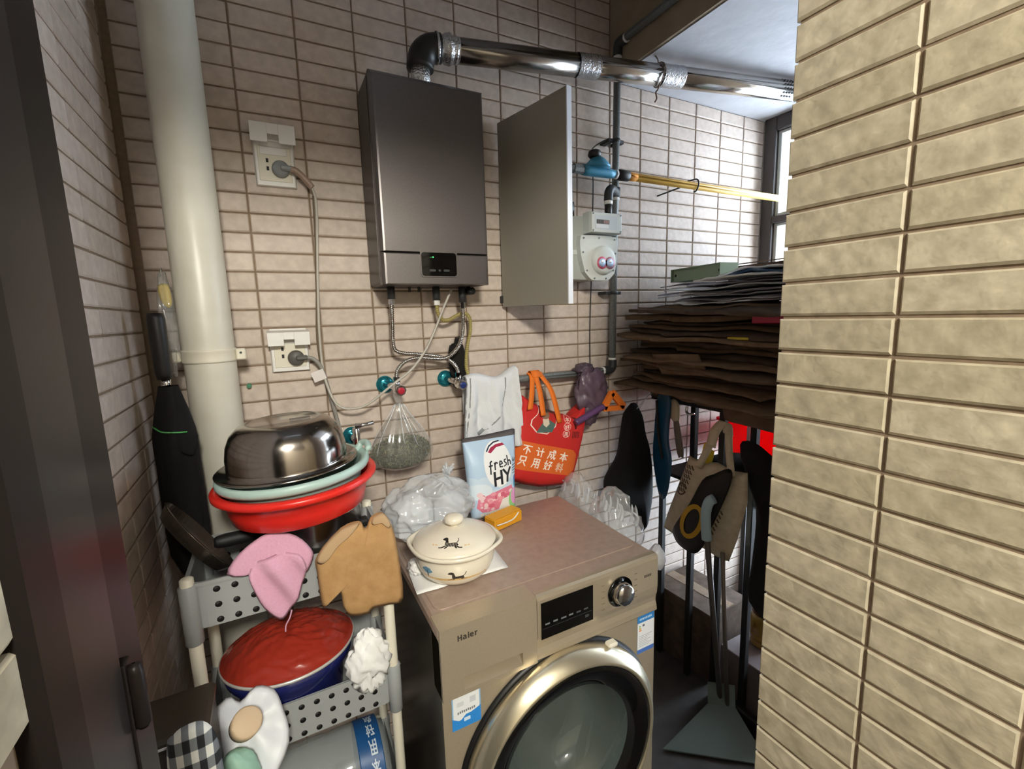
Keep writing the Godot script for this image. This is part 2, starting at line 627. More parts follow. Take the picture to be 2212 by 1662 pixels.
# ------------------------------------------------------------------ the place itself
const XL := -0.25      # tiled left wall
const XB := 0.70       # doorway reveal on the right
const ZE := 0.994      # its outer corner
const XJ := -0.115     # doorway reveal on the left
const XW := 2.09       # end wall with the window
const ZK := 1.46       # kitchen side of the doorway wall

func room() -> void:
	struct("floor", box_mesh(Vector3(-1.8, -0.1, -0.2), Vector3(2.5, 0, 4.4)), M.floor)
	struct("wall_back", box_mesh(Vector3(-0.45, 0, -0.2), Vector3(2.3, 2.95, -0.004)), M.grout)
	struct("wall_left", box_mesh(Vector3(-0.45, 0, -0.004), Vector3(XL - 0.004, 2.95, 0.90)), M.grout)
	struct("wall_doorway_left", box_mesh(Vector3(-1.8, 0, 0.90), Vector3(XJ - 0.008, 2.95, ZK)), M.grout)
	struct("wall_doorway_right", box_mesh(Vector3(XB + 0.004, 0, ZE + 0.004), Vector3(2.5, 2.95, ZK)), M.grout)
	struct("wall_doorway_top", box_mesh(Vector3(XJ - 0.008, 2.12, 1.06), Vector3(XB + 0.004, 2.95, ZK)), M.plaster)
	struct("ceiling", box_mesh(Vector3(-0.25, 2.75, -0.004), Vector3(1.213, 2.95, 1.0)), M.plaster)
	struct("ceiling_slab", box_mesh(Vector3(1.213, 2.31, -0.004), Vector3(2.3, 2.95, 1.0)), M.plaster)
	struct("ceiling_beam", box_mesh(Vector3(1.201, 2.313, -0.004), Vector3(1.213, 2.75, 1.0)), M.beam_shade)  # thin skin over the slab side, its brown carries the shade
	struct("wall_kitchen_left", box_mesh(Vector3(-1.9, 0, ZK), Vector3(-1.7, 2.7, 4.3)), M.kitchen)
	struct("wall_kitchen_right", box_mesh(Vector3(2.3, 0, ZK), Vector3(2.5, 2.7, 4.3)), M.kitchen)
	struct("wall_kitchen_back", box_mesh(Vector3(-1.9, 0, 4.2), Vector3(2.5, 2.7, 4.4)), M.kitchen)
	struct("ceiling_kitchen", box_mesh(Vector3(-1.9, 2.49, ZK), Vector3(2.5, 2.7, 4.4)), M.plaster)
	struct("trim_1", box_mesh(Vector3(XJ - 0.008, 0, 1.107), Vector3(XJ + 0.006, 1.235, ZK), 0.002), M.alu_rough)

# one ceramic tile of w x h: lies in local x, y and faces +z, its front at z = 0
func tile_mesh(w: float, h: float) -> ArrayMesh:
	var st := ST(false)
	tile(st, w, h, Transform3D.IDENTITY)
	return fin(st)

func tile(st: SurfaceTool, w: float, h: float, xf: Transform3D) -> void:
	var c := 0.0022
	var d := -0.008
	var a := [Vector3(-w / 2 + c, -h / 2 + c * 1.6, 0), Vector3(w / 2 - c, -h / 2 + c * 1.6, 0), Vector3(w / 2 - c, h / 2 - c, 0), Vector3(-w / 2 + c, h / 2 - c, 0)]
	var b := [Vector3(-w / 2, -h / 2, -c), Vector3(w / 2, -h / 2, -c), Vector3(w / 2, h / 2, -c), Vector3(-w / 2, h / 2, -c)]
	var q := []
	for v in b:
		q.append(Vector3(v.x, v.y, d))
	var out := [Vector3(0, -1, 0), Vector3(1, 0, 0), Vector3(0, 1, 0), Vector3(-1, 0, 0)]
	for l in [a, b, q]:
		for i in 4:
			l[i] = xf * l[i]
	facet(st, a, xf.basis * Vector3(0, 0, 1))
	for i in 4:
		var j := (i + 1) % 4
		facet(st, [a[i], a[j], b[j], b[i]], xf.basis * (out[i] + Vector3(0, 0, 1)))
		facet(st, [b[i], b[j], q[j], q[i]], xf.basis * out[i])

# lays tiles on a wall; cols holds [from, to] along "along", rows are every 50 mm from y = 0.01
func lay(wall: MeshInstance3D, origin: Vector3, along: Vector3, out: Vector3, cols: Array, y0: float, y1: float, single: Callable, look := "tile") -> void:
	var meshes := {}
	var rest := ST(false)
	var any := false
	var h := 0.0455
	var n0 := int(ceil((y0 - 0.01) / 0.05 - 0.01))
	var n1 := int(floor((y1 - 0.01) / 0.05 + 0.01))
	for n in range(n0, n1):
		var y := 0.01 + 0.05 * n + 0.025
		for c in cols:
			var w: float = c[1] - c[0]
			var m: float = (c[0] + c[1]) / 2
			var turn := Basis(Vector3(0, 0, 1), rng.randf_range(-0.004, 0.004)) * Basis(Vector3(1, 0, 0), rng.randf_range(-0.012, 0.012)) * Basis(Vector3(0, 1, 0), rng.randf_range(-0.004, 0.004))
			var xf := Transform3D(Basis(along, Vector3.UP, out) * turn, origin + along * m + Vector3(0, y, 0) + out * rng.randf_range(-0.0008, 0.0004))
			if single.call(m, y):
				var key := snappedf(w, 0.001)
				if not meshes.has(key):
					meshes[key] = tile_mesh(w, h)
				var o := MeshInstance3D.new()
				o.name = "tile"
				o.mesh = meshes[key]
				o.material_override = M["%s%d" % [look, rng.randi_range(0, 3)]]
				wall.add_child(o, true)
				o.transform = xf
			else:
				any = true
				tile(rest, w, h, xf)
	if any:
		var o := MeshInstance3D.new()
		o.name = "far_tiles"
		o.mesh = fin(rest)
		o.material_override = M.tile0
		o.set_meta("kind", "stuff")
		wall.add_child(o, true)

func tiles() -> void:
	var j := 0.0044
	var p := 0.14988
	var cols := []
	for i in range(-2, 14):
		cols.append([max(i * p + j / 2, XL + 0.012), min((i + 1) * p - j / 2, XW - 0.003)])
	lay(get_node("wall_back"), Vector3.ZERO, Vector3.RIGHT, Vector3.BACK, cols, 0.01, 2.71, func(m, y): return m < 1.2 and y > 1.02 and y < 2.46)
	var lc := []
	for k in 6:
		lc.append([0.032 + k * p, 0.032 + (k + 1) * p - j])
	lay(get_node("wall_left"), Vector3(XL, 0, 0.9), Vector3(0, 0, -1), Vector3.RIGHT, lc.map(func(c): return [0.9 - c[1], 0.9 - c[0]]), 0.01, 2.71, func(m, y): return m > 0.3 and y > 0.75 and y < 2.3)
	var bc := []
	for k in 3:
		bc.append([0.0 + k * p + (0.0 if k == 0 else j / 2 - 0.0035), (k + 1) * p - j / 2 - 0.0035])
	# right reveal faces -x: along runs to +z
	lay(get_node("wall_doorway_right"), Vector3(XB, 0, ZE), Vector3(0, 0, 1), Vector3.LEFT, bc, 0.01, 2.21, func(_m, _y): return true, "reveal")
	var jc := []
	for k in 3:
		jc.append([k * 0.12 + j, (k + 1) * 0.12])
	lay(get_node("wall_doorway_left"), Vector3(XJ, 0, ZK), Vector3(0, 0, -1), Vector3.RIGHT, jc, 1.26, 2.21, func(_m, _y): return true, "reveal")

func window() -> void:
	var z0 := 0.006
	var z1 := 0.99
	struct("wall_right", box_mesh(Vector3(XW, 0, -0.004), Vector3(2.3, 0.1, 1.0)), M.grout)
	var wf := ST(false)
	for b in [[z0, z0 + 0.055, 0.1, 2.31], [z1 - 0.055, z1, 0.1, 2.31]]:
		box(wf, Vector3(XW - 0.01, b[2], b[0]), Vector3(XW + 0.05, b[3], b[1]), 0.004)
	for y in [[0.1, 0.16], [2.25, 2.31], [1.855, 1.885], [0.98, 1.01]]:
		box(wf, Vector3(XW - 0.008, y[0], z0 + 0.055), Vector3(XW + 0.05, y[1], z1 - 0.055), 0.004)
	box(wf, Vector3(XW - 0.006, 0.16, 0.49), Vector3(XW + 0.05, 2.25, 0.52), 0.003)
	var w := struct("window_1", fin(wf), M.frame)
	var inner := ST(false)
	for b in [[0.061, 0.49], [0.52, 0.935]]:
		for y in [[0.16, 0.98], [1.01, 1.855], [1.885, 2.25]]:
			for e in [[b[0], b[0] + 0.016, y[0], y[1]], [b[1] - 0.016, b[1], y[0], y[1]], [b[0] + 0.016, b[1] - 0.016, y[0], y[0] + 0.014], [b[0] + 0.016, b[1] - 0.016, y[1] - 0.014, y[1]]]:
				box(inner, Vector3(XW + 0.012, e[2], e[0]), Vector3(XW + 0.04, e[3], e[1]), 0.002)
	part("window_bead", fin(inner), M.frame_lit, w)  # pale tone stands for daylight on the inner frame
	for b in [[0.061, 0.49], [0.52, 0.935]]:
		for y in [[0.16, 0.98], [1.01, 1.855], [1.885, 2.25]]:
			part("pane", box_mesh(Vector3(XW + 0.024, y[0], b[0]), Vector3(XW + 0.028, y[1], b[1])), M.glass, w)

func door_frame() -> void:
	var t := thing("door_frame", "dark brown glossy metal door frame on left edge of doorway", "door frame", Vector3(XJ, 0, 1.0))
	# jamb strip at the outer corner, glossy leaf, inner strip with rounded nosing
	part("outer_strip", box_mesh(Vector3(-0.24, 0, 0.899), Vector3(XJ - 0.004, 2.12, 0.973), 0.003), M.alu, t)
	part("door_leaf", box_mesh(Vector3(-0.16, 0, 0.974), Vector3(XJ + 0.001, 2.12, 1.056), 0.0015), M.leaf, t)
	part("inner_strip", box_mesh(Vector3(-0.16, 0, 1.057), Vector3(XJ + 0.006, 2.12, 1.106), 0.006), M.alu, t)
	var st := ST()
	lathe(st, V2([0.001, -0.04, 0.004, -0.04, 0.006, -0.036, 0.006, 0.012, 0.005, 0.018, 0.001, 0.02]), 18, Transform3D(Basis.IDENTITY, Vector3(-0.108, 1.176, 0.966)))
	var k := part("latch", fin(st), M.alu, t)
	part("latch_plate", box_mesh(Vector3(XJ - 0.006, 1.10, 0.958), Vector3(XJ + 0.003, 1.20, 0.974), 0.001), M.alu, k)

# ------------------------------------------------------------------ heater
func heater() -> void:
	var x0 := 0.297
	var x1 := 0.616
	var y0 := 1.567
	var y1 := 2.103
	var t := thing("water_heater", "grey metal wall-hung gas water heater with small black display", "water heater", Vector3(0.456, y0, 0.0))
	part("body", prism_mesh(shift(round_rect(x1 - x0, y1 - y0, 0.012), 0.4565, 1.835), 0.128, at_xf(Vector3(0, 0, 0.003), Vector3.RIGHT, Vector3.UP, Vector3.BACK)), M.heater_side, t)
	# front cover with sloping left and right flanks
	part("front_cover", plate(x0 + 0.002, x1 - 0.002, 1.6542, y1 - 0.002, 0.131, 0.16, 0.012, 0.01), M.heater, t)
	part("lower_cover", plate(x0 + 0.002, x1 - 0.002, y0 + 0.001, 1.6535, 0.131, 0.16, 0.012, 0.003), M.heater, t)
	var d := part("display", prism_mesh(shift(round_rect(0.108, 0.078, 0.01), 0.4575, 1.6265), 0.003, at_xf(Vector3(0, 0, 0.160), Vector3.RIGHT, Vector3.UP, Vector3.BACK)), M.heater, t)
	part("screen", prism_mesh(shift(round_rect(0.102, 0.064, 0.008), 0.4575, 1.6225), 0.0012, at_xf(Vector3(0, 0, 0.1622), Vector3.RIGHT, Vector3.UP, Vector3.BACK)), M.blackgloss, d, "black glass display")
	part("indicator_light", box_mesh(Vector3(0.4385, 1.6405, 0.1634), Vector3(0.4415, 1.6435, 0.1638)), glow(Color(0.25, 1.0, 0.45), 2.0), d)
	part("indicator_light", box_mesh(Vector3(0.431, 1.6405, 0.1634), Vector3(0.436, 1.642, 0.1638)), glow(Color(0.1, 0.5, 0.2), 0.3), d)
	for bx in [0.437, 0.4575, 0.478]:
		part("button", prism_mesh(shift(round_rect(0.018 if bx != 0.4575 else 0.007, 0.006, 0.0028), bx, 1.606), 0.0005, at_xf(Vector3(0, 0, 0.1634), Vector3.RIGHT, Vector3.UP, Vector3.BACK)), M.iron, d)
	for c in [[0.339, 1.534, 0.008], [0.475, 1.529, 0.009], [0.559, 1.522, 0.009]]:
		part("connector", cyl_mesh(Vector3(c[0], c[1] - 0.002, 0.07), Vector3(c[0], y0 + 0.002, 0.07), 0.0115, 12), M.iron, t)
	part("drain_plug", cyl_mesh(Vector3(0.58, 1.553, 0.06), Vector3(0.58, 1.553, 0.105), 0.011, 16, 0.002), M.dark, t)
	part("drain_plug_stem", cyl_mesh(Vector3(0.58, 1.553, 0.07), Vector3(0.58, y0 + 0.002, 0.07), 0.007, 10), M.dark, t)
	for x in [0.394, 0.422]:
		part("screw_stud", cyl_mesh(Vector3(x, 1.552, 0.07), Vector3(x, y0 + 0.001, 0.07), 0.004, 8), M.iron, t)

func shift(p: Array, x: float, y: float) -> Array:
	return p.map(func(q): return q + Vector2(x, y))

# a plate whose side flanks slope by s and whose top edge slopes by ty
func plate(x0: float, x1: float, y0: float, y1: float, z0: float, z1: float, s: float, ty: float) -> ArrayMesh:
	var st := ST(false)
	var b := [Vector3(x0, y0, z0), Vector3(x1, y0, z0), Vector3(x1, y1, z0), Vector3(x0, y1, z0)]
	var m := [Vector3(x0, y0, z1 - 0.012), Vector3(x1, y0, z1 - 0.012), Vector3(x1, y1, z1 - 0.012), Vector3(x0, y1, z1 - 0.012)]
	var a := [Vector3(x0 + s * 0.6, y0 + 0.001, z1 - 0.001), Vector3(x1 - s * 0.6, y0 + 0.001, z1 - 0.001), Vector3(x1 - s * 0.6, y1 - ty, z1 - 0.001), Vector3(x0 + s * 0.6, y1 - ty, z1 - 0.001)]
	var q := [Vector3(x0 + s, y0 + 0.002, z1), Vector3(x1 - s, y0 + 0.002, z1), Vector3(x1 - s, y1 - ty - 0.002, z1), Vector3(x0 + s, y1 - ty - 0.002, z1)]
	var o := [Vector3(0, -1, 0), Vector3(1, 0, 0), Vector3(0, 1, 0), Vector3(-1, 0, 0)]
	facet(st, q, Vector3.BACK)
	facet(st, b, Vector3.FORWARD)
	for i in 4:
		var j := (i + 1) % 4
		facet(st, [b[i], b[j], m[j], m[i]], o[i])
		facet(st, [m[i], m[j], a[j], a[i]], o[i] + Vector3.BACK * 0.5)
		facet(st, [a[i], a[j], q[j], q[i]], o[i] * 0.5 + Vector3.BACK)
	return fin(st)

func flue() -> void:
	var a := Vector3(0.527, 2.218, 0.1)
	var b := Vector3(1.796, 2.268, 0.284)
	var R := 0.0325
	var P := func(s: float) -> Vector3: return a + (b - a) * s
	var t := thing("flue_pipe", "shiny metal exhaust pipe running from grey heater towards the window", "pipe", Vector3(0.456, 2.103, 0.09))
	part("collar", cyl_mesh(Vector3(0.456, 2.1, 0.09), Vector3(0.456, 2.165, 0.09), 0.027, 24), M.tape, t)
	# black elbow
	var e := []
	var dir := (b - a).normalized()
	var c0 := Vector3(0.456, 2.155, 0.09)
	var c1 := Vector3(0.515, 2.2175, 0.098)
	for i in 11:
		var s := i / 10.0
		var k0 := c0.lerp(Vector3(0.456, 2.2155, 0.09), s)
		var k1 := Vector3(0.456, 2.2155, 0.09).lerp(c1, s)
		e.append(k0.lerp(k1, s))
	part("elbow", tube_mesh(e, 0.037, 24), M.dark, t, "black elbow")
	part("crumpled_tape", tape_band(P, -0.02, 0.031, R + 0.004, 0.004), M.tape, t, "crumpled silver tape")
	part("dark_section", tube_mesh([P.call(-0.015), P.call(0.33)], R, 32), M.steel_dark, t)
	part("silver_tape", tape_band(P, 0.3215, 0.3785, R + 0.0015, 0.0006), M.tape, t)
	part("middle_section", tube_mesh([P.call(0.33), P.call(0.6)], R - 0.0005, 32), M.steel, t)
	part("silver_tape", tape_band(P, 0.5615, 0.6265, R + 0.0015, 0.0006), M.tape, t)
	part("end_section", tube_mesh([P.call(0.6), P.call(1.08)], R, 32), M.steel, t)
	var n := dir.cross(Vector3.UP).normalized()
	var v := n.cross(dir)
	for k in 4:
		for q in 7:
			var ang := deg_to_rad(-62 + q * 24)
			var d := n * cos(ang) + v * sin(ang)
			var c: Vector3 = P.call(0.966 + k * 0.0105) + d * R
			part("vent_hole", cyl_mesh(c - d * 0.002, c + d * 0.0006, 0.0036, 8), M.black, t)
	var sx: Vector3 = P.call(0.556)
	var loop := []
	for i in 17:
		var ang := TAU * i / 16
		loop.append(sx + (n * cos(ang) + v * sin(ang)) * (R + 0.003) + dir * 0.004 * sin(ang * 2))
	var sst := ST()
	tube(sst, loop, 0.0022, 6)
	tube(sst, spline(V3([sx.x, sx.y + 0.036, sx.z, 1.236, 2.295, 0.197, 1.232, 2.309, 0.19])), 0.002, 6)
	tube(sst, spline([sx + Vector3(-0.004, -0.034, 0.01), sx + Vector3(-0.012, -0.052, 0.012), sx + Vector3(-0.018, -0.06, 0.01), sx + Vector3(-0.014, -0.078, 0.01), sx + Vector3(-0.022, -0.09, 0.01)]), 0.0025, 6)
	solo("hanging_string", fin(sst), mat(Color("#7a6355"), 0.9), "brown string tied round the shiny exhaust pipe", "string")

func tape_band(P: Callable, s0: float, s1: float, rad: float, crumple: float) -> ArrayMesh:
	var pts := []
	var rr := []
	for i in 15:
		pts.append(P.call(lerpf(s0, s1, i / 14.0)))
		rr.append(rad + crumple * rng.randf_range(-1, 1))
	var st := ST(crumple < 0.002)
	tube(st, pts, rr, 26, false)
	return fin(st)

func hose_end(t: Node3D, c: Vector3, m: Material) -> void:
	part("hose_nut", cyl_mesh(c - Vector3(0, 0.009, 0), c + Vector3(0, 0.009, 0), 0.0095, 6), m, t)

func heater_hoses() -> void:
	var t := thing("water_hose", "braided metal hose looping from heater left outlet to blue-capped valve", "hose", Vector3(0.534, 1.286, 0.075))
	part("hose_tube", ribbed(spline(V3([0.339, 1.53, 0.07, 0.338, 1.46, 0.064, 0.337, 1.41, 0.062, 0.343, 1.383, 0.062, 0.37, 1.372, 0.062, 0.41, 1.367, 0.062, 0.47, 1.357, 0.06, 0.512, 1.340, 0.06, 0.533, 1.316, 0.06, 0.536, 1.295, 0.062])), 0.0066, 0.0055), M.steel, t)
	hose_end(t, Vector3(0.339, 1.526, 0.07), M.chrome)
	hose_end(t, Vector3(0.536, 1.292, 0.062), M.chrome)
	t = thing("water_hose", "braided metal hose curving from heater right outlet to red-capped valve", "hose", Vector3(0.336, 1.29, 0.085))
	part("hose_tube", ribbed(spline(V3([0.559, 1.512, 0.07, 0.557, 1.47, 0.072, 0.55, 1.42, 0.078, 0.53, 1.378, 0.08, 0.492, 1.352, 0.082, 0.45, 1.352, 0.082, 0.402, 1.358, 0.082, 0.362, 1.348, 0.082, 0.338, 1.322, 0.082, 0.336, 1.293, 0.08])), 0.0066, 0.0055), M.steel, t)
	hose_end(t, Vector3(0.559, 1.512, 0.07), M.chrome)
	hose_end(t, Vector3(0.336, 1.297, 0.08), M.chrome)
	t = thing("gas_hose", "yellow and black gas hose bending down from heater to pipe", "hose", Vector3(0.585, 1.265, 0.05))
	part("hose_tube", ribbed(spline(V3([0.475, 1.53, 0.07, 0.478, 1.49, 0.066, 0.495, 1.468, 0.058, 0.52, 1.468, 0.052, 0.545, 1.48, 0.05, 0.572, 1.487, 0.048, 0.59, 1.47, 0.048, 0.59, 1.43, 0.048, 0.578, 1.38, 0.046, 0.571, 1.32, 0.046, 0.578, 1.285, 0.046, 0.586, 1.262, 0.05])), 0.0062, 0.006), mat(Color("#9c8f55"), 0.5), t)
	hose_end(t, Vector3(0.475, 1.522, 0.07), M.white)
	# angle valves
	valve("angle_valve", Vector3(0.318, 1.276, 0), Vector3(0.336, 1.276, 0.08), mat(Color("#b3263a"), 0.35), "chrome angle valve with red cap on teal wall flange")
	valve("angle_valve", Vector3(0.514, 1.277, 0), Vector3(0.534, 1.272, 0.066), mat(Color("#26356e"), 0.35), "chrome angle valve with dark blue cap on teal wall flange")
	# tap beside the bowls
	t = thing("wall_tap", "chrome tap with lever handle on the wall behind steel bowl", "tap", Vector3(0.208, 1.131, 0))
	part("flange", lathe_mesh(V2([0.026, 0.0, 0.025, 0.006, 0.016, 0.011, 0.001, 0.012]), 24, at_xf(Vector3(0.208, 1.131, 0.0), Vector3.RIGHT, Vector3.BACK, Vector3.DOWN)), M.teal, t)
	part("valve_body", cyl_mesh(Vector3(0.208, 1.131, 0.008), Vector3(0.214, 1.131, 0.062), 0.011, 16, 0.002), M.chrome, t)
	part("spout", cyl_mesh(Vector3(0.214, 1.165, 0.058), Vector3(0.214, 1.06, 0.058), 0.0105, 16, 0.002), M.chrome, t)
	part("lever", tube_mesh(V3([0.214, 1.168, 0.058, 0.23, 1.172, 0.064, 0.262, 1.178, 0.075]), [0.011, 0.006, 0.006], 10), M.chrome, t)
	# black foam behind the hoses
	solo("foam_wrap", blob(Vector3(0.552, 1.325, 0.021), Vector3(0.026, 0.078, 0.0195), 0.4, 1.6, 4), mat(Color("#16120f"), 0.95), "black foam wrapping stuck behind the heater hoses", "foam")

func valve(called: String, w: Vector3, v: Vector3, cap: Material, label: String) -> void:
	var t := thing(called, label, "valve", w)
	part("flange", lathe_mesh(V2([0.027, 0.0, 0.026, 0.006, 0.016, 0.012, 0.001, 0.013]), 24, at_xf(w, Vector3.RIGHT, Vector3.BACK, Vector3.DOWN)), M.teal, t)
	part("valve_body", cyl_mesh(w + Vector3(0, 0, 0.008), v + Vector3(0, 0, 0.002), 0.0095, 16, 0.002), M.chrome, t)
	part("outlet", cyl_mesh(v + Vector3(0, -0.006, 0), v + Vector3(0, 0.016, 0), 0.009, 16, 0.002), M.chrome, t)
	var k := part("knob", cyl_mesh(v + Vector3(0, -0.004, 0.002), v + Vector3(0.004, -0.008, 0.03), 0.0165, 8), M.chrome, t)
	part("knob_cap", cyl_mesh(v + Vector3(0.004, -0.008, 0.029), v + Vector3(0.0045, -0.0085, 0.0335), 0.0105, 18, 0.001), cap, k)

func socket(label: String, c: Vector3, rise: float, lip: float) -> Node3D:
	var t := thing("wall_socket", label, "socket", c)
	part("plate", plate(c.x - 0.049, c.x + 0.049, c.y - 0.055, c.y + 0.06, 0.0005, 0.012, 0.006, 0.004), M.white, t)
	part("socket_face", box_mesh(c + Vector3(-0.039, -0.043, 0.0115), c + Vector3(0.039, 0.043, 0.0135), 0.001), M.ivory, t)
	# cover tipped up on its hinge: a panel reaching out from the wall and a notched front lip
	var h := c + Vector3(0, 0.06, 0.008)
	var e := h + Vector3(0, rise, 0.034)
	var st := ST(false)
	for q in [[-0.052, 0.052, 0.0, 0.001]]:
		facet(st, [h + Vector3(q[0], 0, 0), h + Vector3(q[1], 0, 0), e + Vector3(q[1], 0, 0), e + Vector3(q[0], 0, 0)], Vector3.UP)
		facet(st, [h + Vector3(q[0], -0.003, 0), h + Vector3(q[1], -0.003, 0), e + Vector3(q[1], -0.003, 0), e + Vector3(q[0], -0.003, 0)], Vector3.DOWN)
		for x in [q[0], q[1]]:
			facet(st, [h + Vector3(x, 0, 0), e + Vector3(x, 0, 0), e + Vector3(x, -lip, 0), h + Vector3(x, -0.003, 0)], Vector3(x, 0, 0))
	var fl := part("flap", fin(st), mat(Color("#cfcbc6"), 0.4), t)
	st = ST(false)
	box(st, e + Vector3(-0.052, -lip, -0.003), e + Vector3(-0.013, 0, 0.001), 0.0006)
	box(st, e + Vector3(0.013, -lip, -0.003), e + Vector3(0.052, 0, 0.001), 0.0006)
	box(st, e + Vector3(-0.013, -lip * 0.55, -0.004), e + Vector3(0.013, 0, 0.0), 0.0006)
	part("flap_lip", fin(st), M.white, fl)
	part("hinge", cyl_mesh(h + Vector3(-0.045, 0, 0), h + Vector3(0.045, 0, 0), 0.004, 8), M.white, t)
	for y in [0.008, -0.012]:
		part("slot", box_mesh(c + Vector3(-0.021, y - 0.005, 0.0133), c + Vector3(-0.015, y + 0.005, 0.0139)), M.black, t)
	part("switch_rocker", box_mesh(c + Vector3(-0.034, 0.022, 0.0133), c + Vector3(0.03, 0.041, 0.0152), 0.001), M.white, t)
	return t

func plug(t: Node3D, c: Vector3, m: Material) -> void:
	part("plug_head", lathe_mesh(V2([0.001, 0.0, 0.0205, 0.0, 0.0215, 0.004, 0.0205, 0.011, 0.016, 0.016, 0.001, 0.018]), 24, at_xf(c, Vector3.RIGHT, Vector3.BACK, Vector3.DOWN)), m, t)
	part("plug_grip", box_mesh(c + Vector3(-0.002, -0.007, 0.012), c + Vector3(0.03, 0.007, 0.024), 0.004), m, t)

func sockets() -> void:
	var a := Vector3(0.073, 1.885, 0)
	socket("upper white double wall socket with flap raised and grey plug", a, 0.03, 0.046)
	var b := Vector3(0.063, 1.394, 0)
	socket("lower white wall socket with half-open flap above the steel bowl", b, -0.006, 0.036)
	var t := thing("power_cord", "grey power cord hanging from upper wall socket up to heater", "cord", a + Vector3(0.02, 0, 0))
	var g := mat(Color("#878c8e"), 0.5)
	plug(t, a + Vector3(0.012, -0.012, 0.0135), g)
	part("cord_sleeve", tube_mesh(spline(V3([0.108, 1.872, 0.03, 0.122, 1.868, 0.03, 0.142, 1.85, 0.028, 0.157, 1.832, 0.026])), 0.0085, 10), mat(Color("#9a8374"), 0.4), t)
	part("cord", tube_mesh(spline(V3([0.155, 1.834, 0.026, 0.163, 1.81, 0.022, 0.163, 1.76, 0.02, 0.158, 1.69, 0.02, 0.15, 1.58, 0.02, 0.142, 1.44, 0.022, 0.143, 1.33, 0.03, 0.158, 1.26, 0.05, 0.178, 1.231, 0.06, 0.21, 1.224, 0.07, 0.252, 1.236, 0.08, 0.322, 1.287, 0.092, 0.382, 1.33, 0.096, 0.436, 1.398, 0.092, 0.49, 1.503, 0.085, 0.523, 1.56, 0.075])), 0.0036, 8), M.cable_white, t)
	part("cord", tube_mesh(spline(V3([0.16, 1.812, 0.018, 0.157, 1.70, 0.008, 0.148, 1.56, 0.006, 0.138, 1.43, 0.006, 0.142, 1.33, 0.008])), 0.0042, 8), mat(Color("#6e5f4c"), 0.6), t, "flat brown second cord beside it")
	t = thing("power_cord", "dark grey power cord with white tag below lower wall socket", "cord", b + Vector3(0.02, 0, 0))
	var dg := mat(Color("#5c5a57"), 0.5)
	plug(t, b + Vector3(0.014, -0.018, 0.0135), dg)
	part("cord", tube_mesh(spline(V3([0.102, 1.376, 0.03, 0.118, 1.372, 0.032, 0.136, 1.35, 0.032, 0.147, 1.31, 0.03, 0.158, 1.25, 0.028, 0.17, 1.18, 0.026, 0.182, 1.1, 0.03, 0.19, 0.98, 0.03])), 0.0056, 10), M.cable, t)
	var xf := Basis(Vector3.BACK, 0.32)
	part("cord_tag", box_mesh(Vector3(0.112, 1.309, 0.038), Vector3(0.146, 1.338, 0.0392), 0.0, xf), mat(Color("#dcd6d3"), 0.6), t, "white paper tag")

func drain_pipe() -> void:
	var c := Vector3(-0.1165, 0, 0.088)
	var t := thing("drain_pipe", "thick cream plastic drain pipe standing in the left corner", "pipe", c)
	part("pipe_shaft", cyl_mesh(c, c + Vector3(0, 2.75, 0), 0.055, 48), M.pvc, t)
	var st := ST()
	var P := c + Vector3(0, 1.40, 0)
	lathe(st, V2([0.0552, -0.016, 0.0575, -0.0155, 0.0585, -0.012, 0.0575, -0.009, 0.0575, 0.009, 0.0585, 0.012, 0.0575, 0.0155, 0.0552, 0.016]), 40, Transform3D(Basis.IDENTITY, P))
	var k := part("pipe_clamp", fin(st), M.ivory, t)
	part("clamp_ear", box_mesh(P + Vector3(0.056, -0.014, -0.004), P + Vector3(0.078, 0.014, 0.02), 0.003), M.ivory, k)
	part("clamp_ear", box_mesh(P + Vector3(-0.075, -0.012, -0.004), P + Vector3(-0.056, 0.012, 0.02), 0.003), M.ivory, k)
	part("clamp_screw", cyl_mesh(P + Vector3(0.067, 0.004, 0.019), P + Vector3(0.067, 0.004, 0.022), 0.003, 8), M.iron, k)
	part("clamp_stem", cyl_mesh(P + Vector3(0.064, 0, -0.088), P + Vector3(0.064, 0, 0.0), 0.006, 8), M.ivory, k)
	solo("wall_plug", cyl_mesh(Vector3(-0.0445, 1.308, -0.002), Vector3(-0.0445, 1.308, 0.014), 0.006, 8), mat(Color("#3d7a5c"), 0.6), "tiny green plastic plug in the wall beside drain pipe", "plug")

